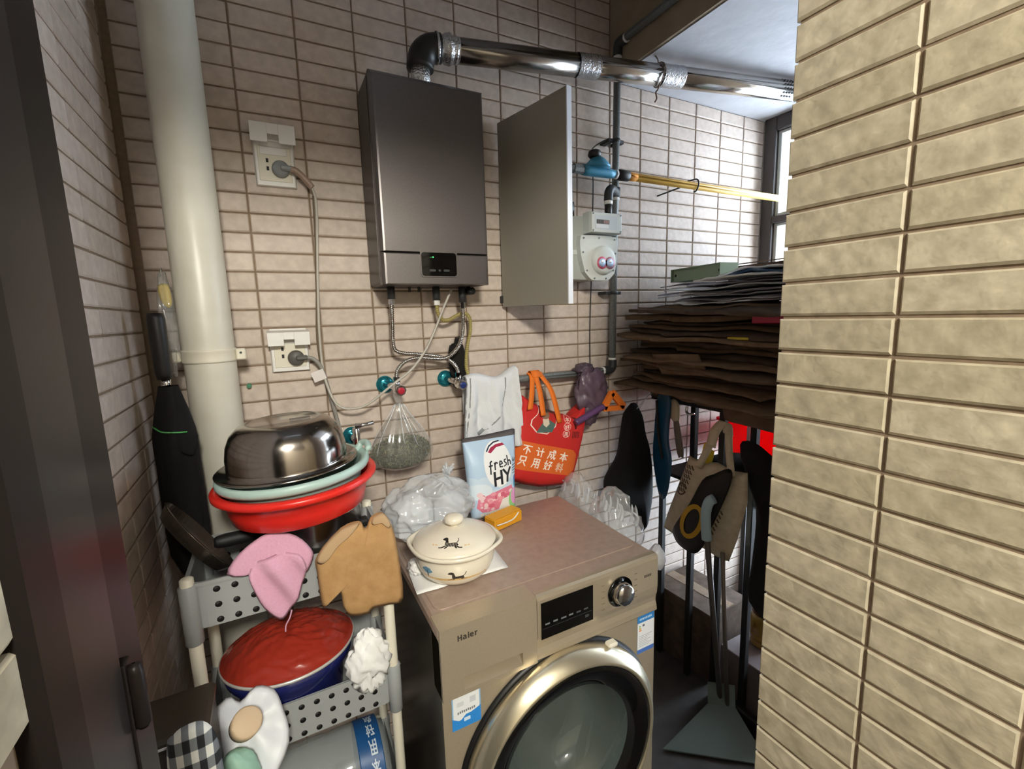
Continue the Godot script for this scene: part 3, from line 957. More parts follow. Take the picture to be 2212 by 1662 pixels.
# ------------------------------------------------------------------ gas meter, pipes, cabinet door
func gas_things() -> void:
	M.leaf = mat(Color("#241f1d"), 0.32, 0.0, 0.3)
	# open cabinet door
	var h := Vector3(0.735, 0, 0.012)
	var e := Vector3(0.80, 0, 0.316)
	var d := (e - h).normalized()
	var nrm := Vector3(-d.z, 0, d.x)
	var t := thing("cabinet_door", "grey cabinet door standing open from the wall beside gas meter", "door panel", Vector3(h.x, 1.505, h.z))
	var st := ST(false)
	prism(st, V2([0, 1.505, 0.303, 1.505, 0.303, 2.086, 0, 2.086]), 0.016, at_xf(h - nrm * 0.008, d, Vector3.UP, nrm * -1.0 if d.cross(Vector3.UP).dot(nrm) < 0 else nrm))
	part("door_board", fin(st), M.door_grey, t)
	st = ST(false)
	prism(st, V2([0.303, 1.504, 0.307, 1.504, 0.307, 2.087, 0.303, 2.087]), 0.018, at_xf(h - nrm * 0.009, d, Vector3.UP, nrm * -1.0 if d.cross(Vector3.UP).dot(nrm) < 0 else nrm))
	part("edge_band", fin(st), mat(Color("#e4e7ee"), 0.35), t, "white edge strip")
	for y in [1.53]:
		part("hinge", box_mesh(Vector3(0.723, y - 0.012, 0.0), Vector3(0.736, y + 0.012, 0.018), 0.002), M.iron, t)
	# riser and lower pipe
	t = thing("gas_pipe", "grey galvanised gas pipe rising beside the meter and along wall", "pipe", Vector3(1.18, 1.257, 0.05))
	part("riser", cyl_mesh(Vector3(1.172, 1.285, 0.05), Vector3(1.191, 2.375, 0.05), 0.0125, 16), M.galv, t)
	part("overhead_run", cyl_mesh(Vector3(1.188, 2.402, 0.07), Vector3(1.184, 2.402, 0.99), 0.0125, 16), M.galv, t)
	part("elbow", tube_mesh(spline(V3([1.191, 2.365, 0.05, 1.191, 2.392, 0.052, 1.19, 2.402, 0.062, 1.19, 2.402, 0.09])), 0.017, 14), M.iron, t)
	part("thread_ring", cyl_mesh(Vector3(1.191, 2.352, 0.05), Vector3(1.191, 2.363, 0.05), 0.015, 14), M.white, t)
	part("thread_ring", cyl_mesh(Vector3(1.19, 2.402, 0.092), Vector3(1.19, 2.402, 0.1), 0.015, 14), M.white, t)
	part("horizontal_run", cyl_mesh(Vector3(0.56, 1.257, 0.05), Vector3(1.14, 1.257, 0.05), 0.0125, 16), M.galv, t)
	part("elbow", tube_mesh(spline(V3([1.13, 1.257, 0.05, 1.158, 1.258, 0.05, 1.171, 1.268, 0.05, 1.172, 1.295, 0.05])), 0.0165, 14), M.iron, t)
	part("thread_ring", cyl_mesh(Vector3(1.122, 1.257, 0.05), Vector3(1.13, 1.257, 0.05), 0.0148, 14), M.white, t)
	part("thread_ring", cyl_mesh(Vector3(1.1725, 1.296, 0.05), Vector3(1.1725, 1.304, 0.05), 0.0148, 14), M.white, t)
	for y in [2.085, 1.548]:
		var x: float = 1.1725 + (y - 1.285) * 0.0174
		var k := part("pipe_clip", cyl_mesh(Vector3(x, y - 0.006, 0.05), Vector3(x, y + 0.006, 0.05), 0.0145, 14), M.iron, t)
		for s in [-1, 1]:
			part("clip_ear", box_mesh(Vector3(x + s * 0.024 - 0.012, y - 0.006, 0.001), Vector3(x + s * 0.024 + 0.012, y + 0.006, 0.052), 0.002), M.iron, k)
	# meter connections
	part("tee_fitting", cyl_mesh(Vector3(1.1835, 1.89, 0.05), Vector3(1.1845, 1.925, 0.05), 0.0175, 14, 0.002), M.iron, t)
	part("thread_ring", cyl_mesh(Vector3(1.183, 1.88, 0.05), Vector3(1.183, 1.89, 0.05), 0.015, 14), M.white, t)
	part("meter_inlet", tube_mesh(spline(V3([1.182, 1.905, 0.055, 1.15, 1.905, 0.08, 1.122, 1.902, 0.098, 1.108, 1.888, 0.105, 1.105, 1.862, 0.106])), 0.0155, 14), M.iron, t)
	part("thread_ring", cyl_mesh(Vector3(1.105, 1.848, 0.106), Vector3(1.105, 1.86, 0.106), 0.015, 14), M.white, t)
	part("meter_nut", cyl_mesh(Vector3(1.105, 1.806, 0.106), Vector3(1.105, 1.848, 0.106), 0.013, 12), M.dark, t)
	# yellow pipe
	t = thing("yellow_gas_pipe", "yellow painted gas pipe running level to the window", "pipe", Vector3(1.18, 1.953, 0.1))
	part("pipe_run", cyl_mesh(Vector3(1.20, 1.953, 0.1), Vector3(2.085, 1.953, 0.1), 0.0135, 16), M.gas_yellow, t)
	part("end_socket", cyl_mesh(Vector3(1.155, 1.953, 0.1), Vector3(1.20, 1.953, 0.1), 0.0185, 16, 0.003), M.dark, t)
	part("rust_band", cyl_mesh(Vector3(1.198, 1.953, 0.1), Vector3(1.235, 1.953, 0.1), 0.0142, 16), grain(mat(Color.WHITE, 0.8), noise_tex(31, 0.08, 64, Color("#c46a1e"), Color("#d9a83c"), 3, 2.5), 30.0), t, "rusty orange end")
	part("pipe_hook", tube_mesh(spline(V3([1.535, 1.975, 0.0, 1.535, 1.978, 0.09, 1.537, 1.972, 0.114, 1.538, 1.953, 0.1175, 1.537, 1.936, 0.11, 1.534, 1.93, 0.1])), 0.003, 6), M.iron, t)
	part("hook_nail", cyl_mesh(Vector3(1.44, 1.93, 0.0), Vector3(1.47, 1.944, 0.088), 0.003, 6), M.iron, t)
	# regulator
	t = thing("gas_regulator", "blue gas regulator with black cap above the meter", "regulator", Vector3(1.06, 1.953, 0.1))
	part("body", tube_mesh(V3([1.0, 1.953, 0.1, 1.02, 1.953, 0.1, 1.11, 1.953, 0.1, 1.14, 1.953, 0.1]), [0.017, 0.0185, 0.0165, 0.013], 16), M.reg_blue, t)
	part("dome", lathe_mesh(V2([0.001, 0.0, 0.044, 0.0, 0.045, 0.006, 0.036, 0.019, 0.026, 0.03, 0.018, 0.036, 0.001, 0.037]), 28, Transform3D(Basis.IDENTITY, Vector3(1.062, 1.962, 0.1))), M.reg_blue, t)
	part("cap", lathe_mesh(V2([0.001, 0.0, 0.017, 0.0, 0.023, 0.008, 0.021, 0.02, 0.016, 0.024, 0.001, 0.025]), 12, Transform3D(Basis.IDENTITY, Vector3(1.05, 1.996, 0.1))), M.dark, t, "black screw cap")
	part("union_nut", cyl_mesh(Vector3(0.962, 1.953, 0.1), Vector3(1.0, 1.953, 0.1), 0.016, 8), M.galv, t)
	part("outlet_ring", cyl_mesh(Vector3(1.138, 1.953, 0.1), Vector3(1.146, 1.953, 0.1), 0.0155, 14), M.white, t)
	part("outlet_elbow", tube_mesh(spline(V3([0.968, 1.953, 0.1, 0.944, 1.95, 0.1, 0.94, 1.93, 0.1, 0.94, 1.80, 0.1])), 0.0125, 12), M.galv, t)
	part("outlet_nut", cyl_mesh(Vector3(0.944, 1.80, 0.1), Vector3(0.944, 1.842, 0.1), 0.0175, 10), M.dark, t)
	# meter
	t = thing("gas_meter", "pale grey gas meter with number window and round red stickers", "gas meter", Vector3(1.03, 1.585, 0.07))
	st = ST()
	part("housing", prism_mesh(spline2([Vector2(0.925, 1.62), Vector2(0.925, 1.76), Vector2(0.95, 1.80), Vector2(1.08, 1.805), Vector2(1.125, 1.78), Vector2(1.125, 1.62), Vector2(1.09, 1.592), Vector2(0.96, 1.592)]), 0.085, at_xf(Vector3(0, 0, 0.015), Vector3.RIGHT, Vector3.UP, Vector3.BACK)), mat(Color("#a8aca6"), 0.55), t)
	part("seam_rim", prism_mesh(spline2([Vector2(0.92, 1.675), Vector2(0.92, 1.69), Vector2(1.13, 1.69), Vector2(1.13, 1.675)]), 0.09, at_xf(Vector3(0, 0, 0.012), Vector3.RIGHT, Vector3.UP, Vector3.BACK)), M.meter, t)
	var cb := part("counter_box", plate(1.0, 1.134, 1.744, 1.812, 0.1, 0.146, 0.005, 0.004), M.meter, t)
	var img := canvas(128, 64, Color("#c2c8cb"))
	img.fill_rect(Rect2i(8, 20, 74, 20), Color("#6c6a6b"))
	for k in 7:
		img.fill_rect(Rect2i(10 + k * 10, 22, 7, 16), Color("#4c4a4c") if k < 4 else Color("#9c7a7a"))
	img.fill_rect(Rect2i(8, 42, 70, 16), Color("#d5d8da"))
	part("number_window", print_sheet(Vector3(1.016, 1.80, 0.1455), Vector3(0.095, 0, 0), Vector3(0, -0.045, 0), 0.001), print_mat(img, 0.1), cb)
	for c in [[1.008, 1.804], [1.126, 1.804], [1.008, 1.75], [1.126, 1.75]]:
		part("screw", cyl_mesh(Vector3(c[0], c[1], 0.144), Vector3(c[0], c[1], 0.148), 0.003, 8), M.galv, cb)
	var fp := part("front_shield", prism_mesh(spline2([Vector2(0.974, 1.735), Vector2(1.125, 1.735), Vector2(1.13, 1.66), Vector2(1.118, 1.612), Vector2(1.09, 1.588), Vector2(1.02, 1.588), Vector2(0.99, 1.615), Vector2(0.974, 1.67)]), 0.024, at_xf(Vector3(0, 0, 0.1), Vector3.RIGHT, Vector3.UP, Vector3.BACK)), M.meter, t)
	part("bulge", lathe_mesh(V2([0.05, 0.0, 0.047, 0.012, 0.038, 0.016, 0.001, 0.017]), 28, at_xf(Vector3(1.066, 1.655, 0.124), Vector3.RIGHT, Vector3.BACK, Vector3.DOWN)), M.meter, fp)
	for s in [[1.05, Color("#c0566b")], [1.084, Color("#b98290")]]:
		part("round_sticker", cyl_mesh(Vector3(s[0], 1.645, 0.135), Vector3(s[0], 1.645, 0.1425), 0.021, 22), mat(s[1], 0.5), fp, "red ringed round sticker")
		part("sticker_centre", cyl_mesh(Vector3(s[0] - 0.001, 1.645, 0.1425), Vector3(s[0] - 0.001, 1.645, 0.1432), 0.0145, 20), mat(Color("#9fb4cf"), 0.4), fp)
		part("sticker_dot", cyl_mesh(Vector3(s[0], 1.65, 0.1432), Vector3(s[0], 1.65, 0.1438), 0.006, 14), M.white, fp)
	for c in [[0.985, 1.727], [1.05, 1.73], [1.118, 1.727], [0.982, 1.68], [1.122, 1.68], [0.998, 1.62], [1.112, 1.622], [1.03, 1.594], [1.08, 1.594]]:
		part("screw", cyl_mesh(Vector3(c[0], c[1], 0.122), Vector3(c[0], c[1], 0.1265), 0.0032, 8), M.galv, fp)
	solo("thin_wire", tube_mesh(spline(V3([1.14, 2.083, 0.05, 1.118, 2.07, 0.02, 1.105, 2.05, 0.012, 1.108, 2.0, 0.008, 1.115, 1.95, 0.008, 1.112, 1.80, 0.008, 1.106, 1.58, 0.006, 1.10, 1.42, 0.006, 1.10, 1.275, 0.006])), 0.0022, 6), M.iron, "thin dark wire running down the wall behind gas meter", "wire")

func spline2(p: Array) -> Array:
	var q := p.duplicate()
	var r := []
	for i in q.size():
		for k in 3:
			var s := k / 3.0
			var lin: Vector2 = q[i].lerp(q[(i + 1) % q.size()], s)
			var cub: Vector2 = q[i].cubic_interpolate(q[(i + 1) % q.size()], q[i - 1], q[(i + 2) % q.size()], s)
			r.append(lin.lerp(cub, 0.35))
	return r

# ------------------------------------------------------------------ washing machine
const WX0 := 0.263
const WX1 := 0.859
const WZ := 0.607

func washer() -> void:
	var t := thing("washing_machine", "champagne gold front-loading washing machine with big round glass door", "washing machine", Vector3(0.561, 0, 0.37))
	# cabinet with a round opening in its front
	var cx := 0.562
	var cy := 0.428
	var st := ST(false)
	var z0 := 0.137
	var zf := 0.598
	facet(st, V3([WX0, 0.03, z0, WX0, 0.82, z0, WX0, 0.82, zf, WX0, 0.03, zf]), Vector3.LEFT)
	facet(st, V3([WX1, 0.03, z0, WX1, 0.82, z0, WX1, 0.82, zf, WX1, 0.03, zf]), Vector3.RIGHT)
	facet(st, V3([WX0, 0.03, z0, WX1, 0.03, z0, WX1, 0.82, z0, WX0, 0.82, z0]), Vector3.FORWARD)
	facet(st, V3([WX0, 0.03, z0, WX1, 0.03, z0, WX1, 0.03, zf, WX0, 0.03, zf]), Vector3.DOWN)
	part("cabinet", fin(st), M.washer_side, t, "dark glossy side panels")
	for x in [WX0 + 0.06, WX1 - 0.06]:
		for z in [z0 + 0.06, zf - 0.06]:
			part("foot", cyl_mesh(Vector3(x, 0, z), Vector3(x, 0.032, z), 0.022, 16), M.dark, t)
	st = ST(false)
	var n := 56
	var rim := 0.222
	for i in n:
		var a0 := TAU * i / n
		var a1 := TAU * (i + 1) / n
		var q := []
		for a in [a0, a1]:
			var c := cos(a)
			var s := sin(a)
			var kx: float = ((WX1 - cx) if c > 0 else (cx - WX0)) / max(abs(c), 1e-5)
			var ky: float = ((0.70 - cy) if s > 0 else (cy - 0.03)) / max(abs(s), 1e-5)
			var k: float = min(kx, ky)
			q.append([Vector3(cx + c * rim, cy + s * rim, zf), Vector3(cx + c * k, cy + s * k, zf)])
		var o0: Vector3 = q[0][1]
		var o1: Vector3 = q[1][1]
		if abs(o0.x - o1.x) > 1e-4 and abs(o0.y - o1.y) > 1e-4:
			var k := Vector3(WX1 if (o0.x + o1.x) / 2 > cx else WX0, 0.70 if (o0.y + o1.y) / 2 > cy else 0.03, zf)
			facet(st, [q[0][0], o0, k, o1, q[1][0]], Vector3.BACK)
		else:
			facet(st, [q[0][0], o0, o1, q[1][0]], Vector3.BACK)
	part("front_panel", fin(st), M.champagne, t)
	# top plate
	st = ST(false)
	box(st, Vector3(WX0 - 0.001, 0.818, z0), Vector3(WX1 + 0.001, 0.848, 0.60), 0.006)
	var tp := part("top_plate", fin(st), M.champagne_top, t)
	st = ST(false)
	prism(st, shift(round_rect(WX1 - WX0 - 0.03, 0.378, 0.02), (WX0 + WX1) / 2, -0.351), 0.003, at_xf(Vector3(0, 0.847, 0), Vector3.RIGHT, Vector3.FORWARD, Vector3.UP))
	part("raised_panel", fin(st), M.champagne_top, tp)
	# control fascia: bowed profile (z, y) swept along x, in a drawer half and a panel half
	var prof := V2([0.585, 0.686, 0.6015, 0.686, 0.606, 0.692, 0.6045, 0.704, 0.6005, 0.716, 0.6015, 0.728, 0.605, 0.742, WZ, 0.76, WZ, 0.838, 0.605, 0.846, 0.598, 0.849, 0.585, 0.849])
	var sweep := func(xa: float, xb: float) -> ArrayMesh:
		var s := ST(false)
		prism(s, prof, xb - xa, at_xf(Vector3(xa, 0, 0), Vector3.BACK, Vector3.UP, Vector3.LEFT).translated(Vector3(xb - xa, 0, 0)))
		return fin(s)
	var ctl := part("control_panel", sweep.call(0.4915, WX1), M.champagne, t)
	# drawer with a grip pocket
	st = ST(false)
	var dz := WZ
	var px0 := 0.311
	var px1 := 0.452
	var py0 := 0.697
	var py1 := 0.728
	for b in [[WX0, 0.490, py1, 0.849], [WX0, 0.490, 0.686, py0], [WX0, px0, py0, py1], [px1, 0.490, py0, py1]]:
		box(st, Vector3(b[0], b[2], 0.55), Vector3(b[1], b[3], dz), 0.0)
	var dr := part("detergent_drawer", fin(st), M.champagne, t)
	st = ST(false)
	facet(st, V3([px0, py0, dz, px1, py0, dz, px1 - 0.012, py0 + 0.014, 0.572, px0 + 0.012, py0 + 0.014, 0.572]), Vector3(0, 0.5, 1))
	facet(st, V3([px0, py0, dz, px0 + 0.012, py0 + 0.014, 0.572, px0, py1, 0.572]), Vector3(1, 0, 1))
	facet(st, V3([px1, py0, dz, px1 - 0.012, py0 + 0.014, 0.572, px1, py1, 0.572]), Vector3(-1, 0, 1))
	facet(st, V3([px0, py1, 0.562, px1, py1, 0.562, px1, py0 + 0.01, 0.562, px0, py0 + 0.01, 0.562]), Vector3(0, 0, 1))
	part("grip_pocket", fin(st), M.champagne, dr)
	var font := SystemFont.new()
	font.font_names = PackedStringArray(["Droid Sans"])
	font.font_weight = 700
	var tm := TextMesh.new()
	tm.text = "Haier"
	tm.font = font
	tm.font_size = 32
	tm.pixel_size = 0.00055
	tm.depth = 0.0008
	var logo := part("lettering", tm, mat(Color("#3a352f"), 0.4), dr, "dark maker lettering")
	logo.position = Vector3(0.322, 0.820, dz + 0.0004)
	# display window with small printed marks
	var img := canvas(256, 144, Color("#050505"))
	var gc := Color("#6d7274")
	for k in 6:
		img.fill_rect(Rect2i(18 + k * 38, 84 - k % 2, 22 if k != 2 else 26, 7), gc if k < 4 else Color("#4c5052"))
	stroke(img, V2([8, 104, 248, 104]), 3, Color("#2a2c2d"))
	img.fill_rect(Rect2i(214, 112, 20, 12), Color("#3c3f40"))
	part("display", print_sheet(Vector3(0.501, 0.830, WZ), Vector3(0.146, 0, 0), Vector3(0, -0.09, 0), 0.001), print_mat(img, 0.07), ctl, "black display")
	# dial
	var dc := Vector3(0.731, 0.786, WZ)
	part("dial_ring", cyl_mesh(dc, dc + Vector3(0, 0, 0.003), 0.0385, 32), M.blackgloss, ctl)
	var kb := part("dial_knob", lathe_mesh(V2([0.029, 0.0, 0.029, 0.012, 0.024, 0.024, 0.001, 0.0245]), 10, at_xf(dc + Vector3(0, 0, 0.003), Vector3.RIGHT, Vector3.BACK, Vector3.DOWN)), M.steel, ctl)
	kb.set_meta("label", "faceted metal dial")
	var marks := ST(false)
	for k in 5:
		for s in [-1, 1]:
			box(marks, Vector3(dc.x + s * 0.052 - 0.005, dc.y - 0.034 + k * 0.016, WZ), Vector3(dc.x + s * 0.052 + 0.005, dc.y - 0.0315 + k * 0.016, WZ + 0.0003))
	part("programme_marks", fin(marks), mat(Color("#7d715c"), 0.5), ctl)
	marks = ST(false)
	for k in 4:
		box(marks, Vector3(0.812 + k * 0.0062, 0.796, WZ), Vector3(0.8168 + k * 0.0062, 0.803, WZ + 0.0003))
	part("model_mark", fin(marks), mat(Color("#4f463a"), 0.5), ctl)
	# door: gold ring, black rim, glass bowl, drum
	var dxf := at_xf(Vector3(cx, cy, 0), Vector3.RIGHT, Vector3.BACK, Vector3.DOWN)
	var dr2 := part("door_ring", lathe_mesh(V2([0.222, 0.602, 0.262, 0.604, 0.2665, 0.608, 0.2668, 0.624, 0.2645, 0.631, 0.254, 0.643, 0.2435, 0.654, 0.239, 0.6565, 0.236, 0.655, 0.232, 0.645]), 72, dxf), M.gold, t)
	part("door_seal", lathe_mesh(V2([0.222, 0.5975, 0.274, 0.5975, 0.276, 0.6, 0.262, 0.604]), 72, dxf), M.dark, dr2)
	part("door_rim", lathe_mesh(V2([0.176, 0.632, 0.20, 0.646, 0.222, 0.652, 0.237, 0.652, 0.237, 0.64, 0.222, 0.60, 0.176, 0.60]), 72, dxf), M.blackgloss, dr2, "black glossy rim")
	part("door_glass", lathe_mesh(V2([0.001, 0.50, 0.08, 0.502, 0.12, 0.515, 0.145, 0.545, 0.158, 0.59, 0.166, 0.615, 0.178, 0.633]), 56, dxf), clear(Color(0.55, 0.62, 0.60), 0.25, 0.03), dr2)
	part("door_catch", box_mesh(Vector3(0.672, 0.668, 0.618), Vector3(0.70, 0.68, 0.64), 0.004), M.ivory, dr2)
	part("drum", lathe_mesh(V2([0.205, 0.60, 0.215, 0.585, 0.225, 0.56, 0.225, 0.20, 0.001, 0.19]).map(func(v): return v), 56, dxf), M.steel, t)
	# stickers
	img = canvas(128, 176, Color("#e4e7ea"))
	img.fill_rect(Rect2i(0, 0, 128, 6), Color("#8fb6d8"))
	img.fill_rect(Rect2i(0, 0, 6, 176), Color("#8fb6d8"))
	img.fill_rect(Rect2i(122, 0, 6, 176), Color("#8fb6d8"))
	fill_poly(img, V2([0, 132, 40, 132, 62, 112, 84, 112, 128, 96, 128, 176, 0, 176]), Color("#2a86d6"))
	fill_poly(img, V2([0, 132, 0, 112, 40, 140, 88, 130, 128, 92, 128, 176, 0, 176]), Color("#2a86d6"))
	img.fill_rect(Rect2i(52, 128, 28, 18), Color("#cfe0f2"))
	for k in 9:
		img.fill_rect(Rect2i(24 + k * 9, 88 - (k % 3), 6, 12), Color("#73767c"))
	img.fill_rect(Rect2i(22, 40, 30, 22), Color("#cfd3d8"))
	img.fill_rect(Rect2i(80, 32, 26, 30), Color("#c7ccd2"))
	solo("product_sticker", print_sheet(Vector3(0.283, 0.684, zf + 0.0005), Vector3(0.066, 0, 0), Vector3(-0.001, -0.082, 0), 0.0005), print_mat(img, 0.5), "white and blue product sticker at washer lower left", "sticker")
	img = canvas(128, 220, Color("#e6e9ec"))
	img.fill_rect(Rect2i(0, 0, 128, 40), Color("#2f7fc4"))
	img.fill_rect(Rect2i(0, 196, 128, 24), Color("#4a72c0"))
	for k in 8:
		img.fill_rect(Rect2i(16 + k * 12, 14, 9, 12), Color("#bcd6ee"))
	for k in 4:
		img.fill_rect(Rect2i(12, 56 + k * 9, 10 + k * 3, 6), [Color("#57a04a"), Color("#b9c23f"), Color("#e6b040"), Color("#e07a34")][k])
	img.fill_rect(Rect2i(38, 54, 16, 12), Color("#5a5e66"))
	for k in 7:
		img.fill_rect(Rect2i(12, 118 + k * 10, 100 - (k * 17) % 40, 3), Color("#a9afb8"))
	solo("energy_sticker", print_sheet(Vector3(0.799, 0.684, zf + 0.0005), Vector3(0.058, 0, 0), Vector3(0, -0.108, 0), 0.0005), print_mat(img, 0.5), "white energy label with blue bands at washer upper right", "sticker")

# ------------------------------------------------------------------ trolley
const TX0 := -0.165
const TX1 := 0.200
const TZ0 := 0.235
const TZ1 := 0.45

func trolley() -> void:
	var t := thing("kitchen_trolley", "grey perforated plastic trolley with white poles beside washing machine", "trolley", Vector3(0.017, 0, 0.345))
	var cx := (TX0 + TX1) / 2
	var cz := (TZ0 + TZ1) / 2
	var w := TX1 - TX0
	var d := TZ1 - TZ0
	for k in 3:
		var y1: float = [1.0, 0.69, 0.38][k]
		var y0 := y1 - 0.092
		var tray := ST(false)
		var o := round_rect(w, d, 0.03, 5)
		var inn := round_rect(w - 0.008, d - 0.008, 0.027, 5)
		var nn := o.size()
		for i in nn:
			var a: Vector2 = o[i]
			var b: Vector2 = o[(i + 1) % nn]
			var c: Vector2 = inn[i]
			var e: Vector2 = inn[(i + 1) % nn]
			var out := Vector3((a.x + b.x), 0, (a.y + b.y))
			var at := func(p: Vector2, y: float) -> Vector3: return Vector3(cx + p.x, y, cz + p.y)
			facet(tray, [at.call(a, y0), at.call(b, y0), at.call(b, y1), at.call(a, y1)], out)
			facet(tray, [at.call(c, y0 + 0.004), at.call(e, y0 + 0.004), at.call(e, y1), at.call(c, y1)], -out)
			facet(tray, [at.call(a, y1), at.call(b, y1), at.call(e, y1), at.call(c, y1)], Vector3.UP)
			facet(tray, [at.call(c, y0 + 0.004), at.call(e, y0 + 0.004), Vector3(cx, y0 + 0.004, cz)], Vector3.UP)
			facet(tray, [at.call(a, y0), at.call(b, y0), Vector3(cx, y0, cz)], Vector3.DOWN)
			# rolled lip
			var a2 := a * 1.0 + Vector2(a.x, a.y).normalized() * 0.004
			var b2 := b * 1.0 + Vector2(b.x, b.y).normalized() * 0.004
			facet(tray, [at.call(a2, y1 - 0.007), at.call(b2, y1 - 0.007), at.call(b2, y1 + 0.001), at.call(a2, y1 + 0.001)], out)
			facet(tray, [at.call(a2, y1 + 0.001), at.call(b2, y1 + 0.001), at.call(b, y1), at.call(a, y1)], Vector3.UP)
		var tr := part("shelf_tray", fin(tray), M.tray, t)
		for c in 11:
			for r in 3:
				var hx := -0.116 + c * 0.0298
				var hy := y1 - 0.0195 - r * 0.0312
				if hx < TX1 - 0.03:
					part("hole", cyl_mesh(Vector3(hx, hy, TZ1 - 0.001), Vector3(hx, hy, TZ1 + 0.0005), 0.0062, 10), M.black, tr)
				if k == 0 and c < 6 and r < 2:
					part("hole", cyl_mesh(Vector3(hx, hy, TZ0 + 0.0035), Vector3(hx, hy, TZ0 + 0.005), 0.0062, 10), M.black, tr)
		for c in 6:
			for r in 3:
				part("hole", cyl_mesh(Vector3(-0.116 + c * 0.0596, y0 + 0.0035, TZ0 + 0.04 + r * 0.05), Vector3(-0.116 + c * 0.0596, y0 + 0.0048, TZ0 + 0.04 + r * 0.05), 0.0062, 10), M.black, tr)
	for c in [[TX0 + 0.004, TZ1 - 0.006], [TX1 - 0.002, TZ1 - 0.006], [TX0 + 0.004, TZ0 + 0.008], [TX1 - 0.002, TZ0 + 0.008]]:
		part("pole", cyl_mesh(Vector3(c[0], 0.05, c[1]), Vector3(c[0], 1.012, c[1]), 0.0115, 18, 0.002), M.ivory, t)
		for k in 3:
			var y1: float = [1.0, 0.69, 0.38][k]
			part("pole_socket", cyl_mesh(Vector3(c[0], y1 - 0.12, c[1]), Vector3(c[0], y1 - 0.002, c[1]), 0.0155, 18, 0.002), M.tray, t)
		part("wheel", cyl_mesh(Vector3(c[0] - 0.01, 0.025, c[1]), Vector3(c[0] + 0.01, 0.025, c[1]), 0.025, 16), M.dark, t)

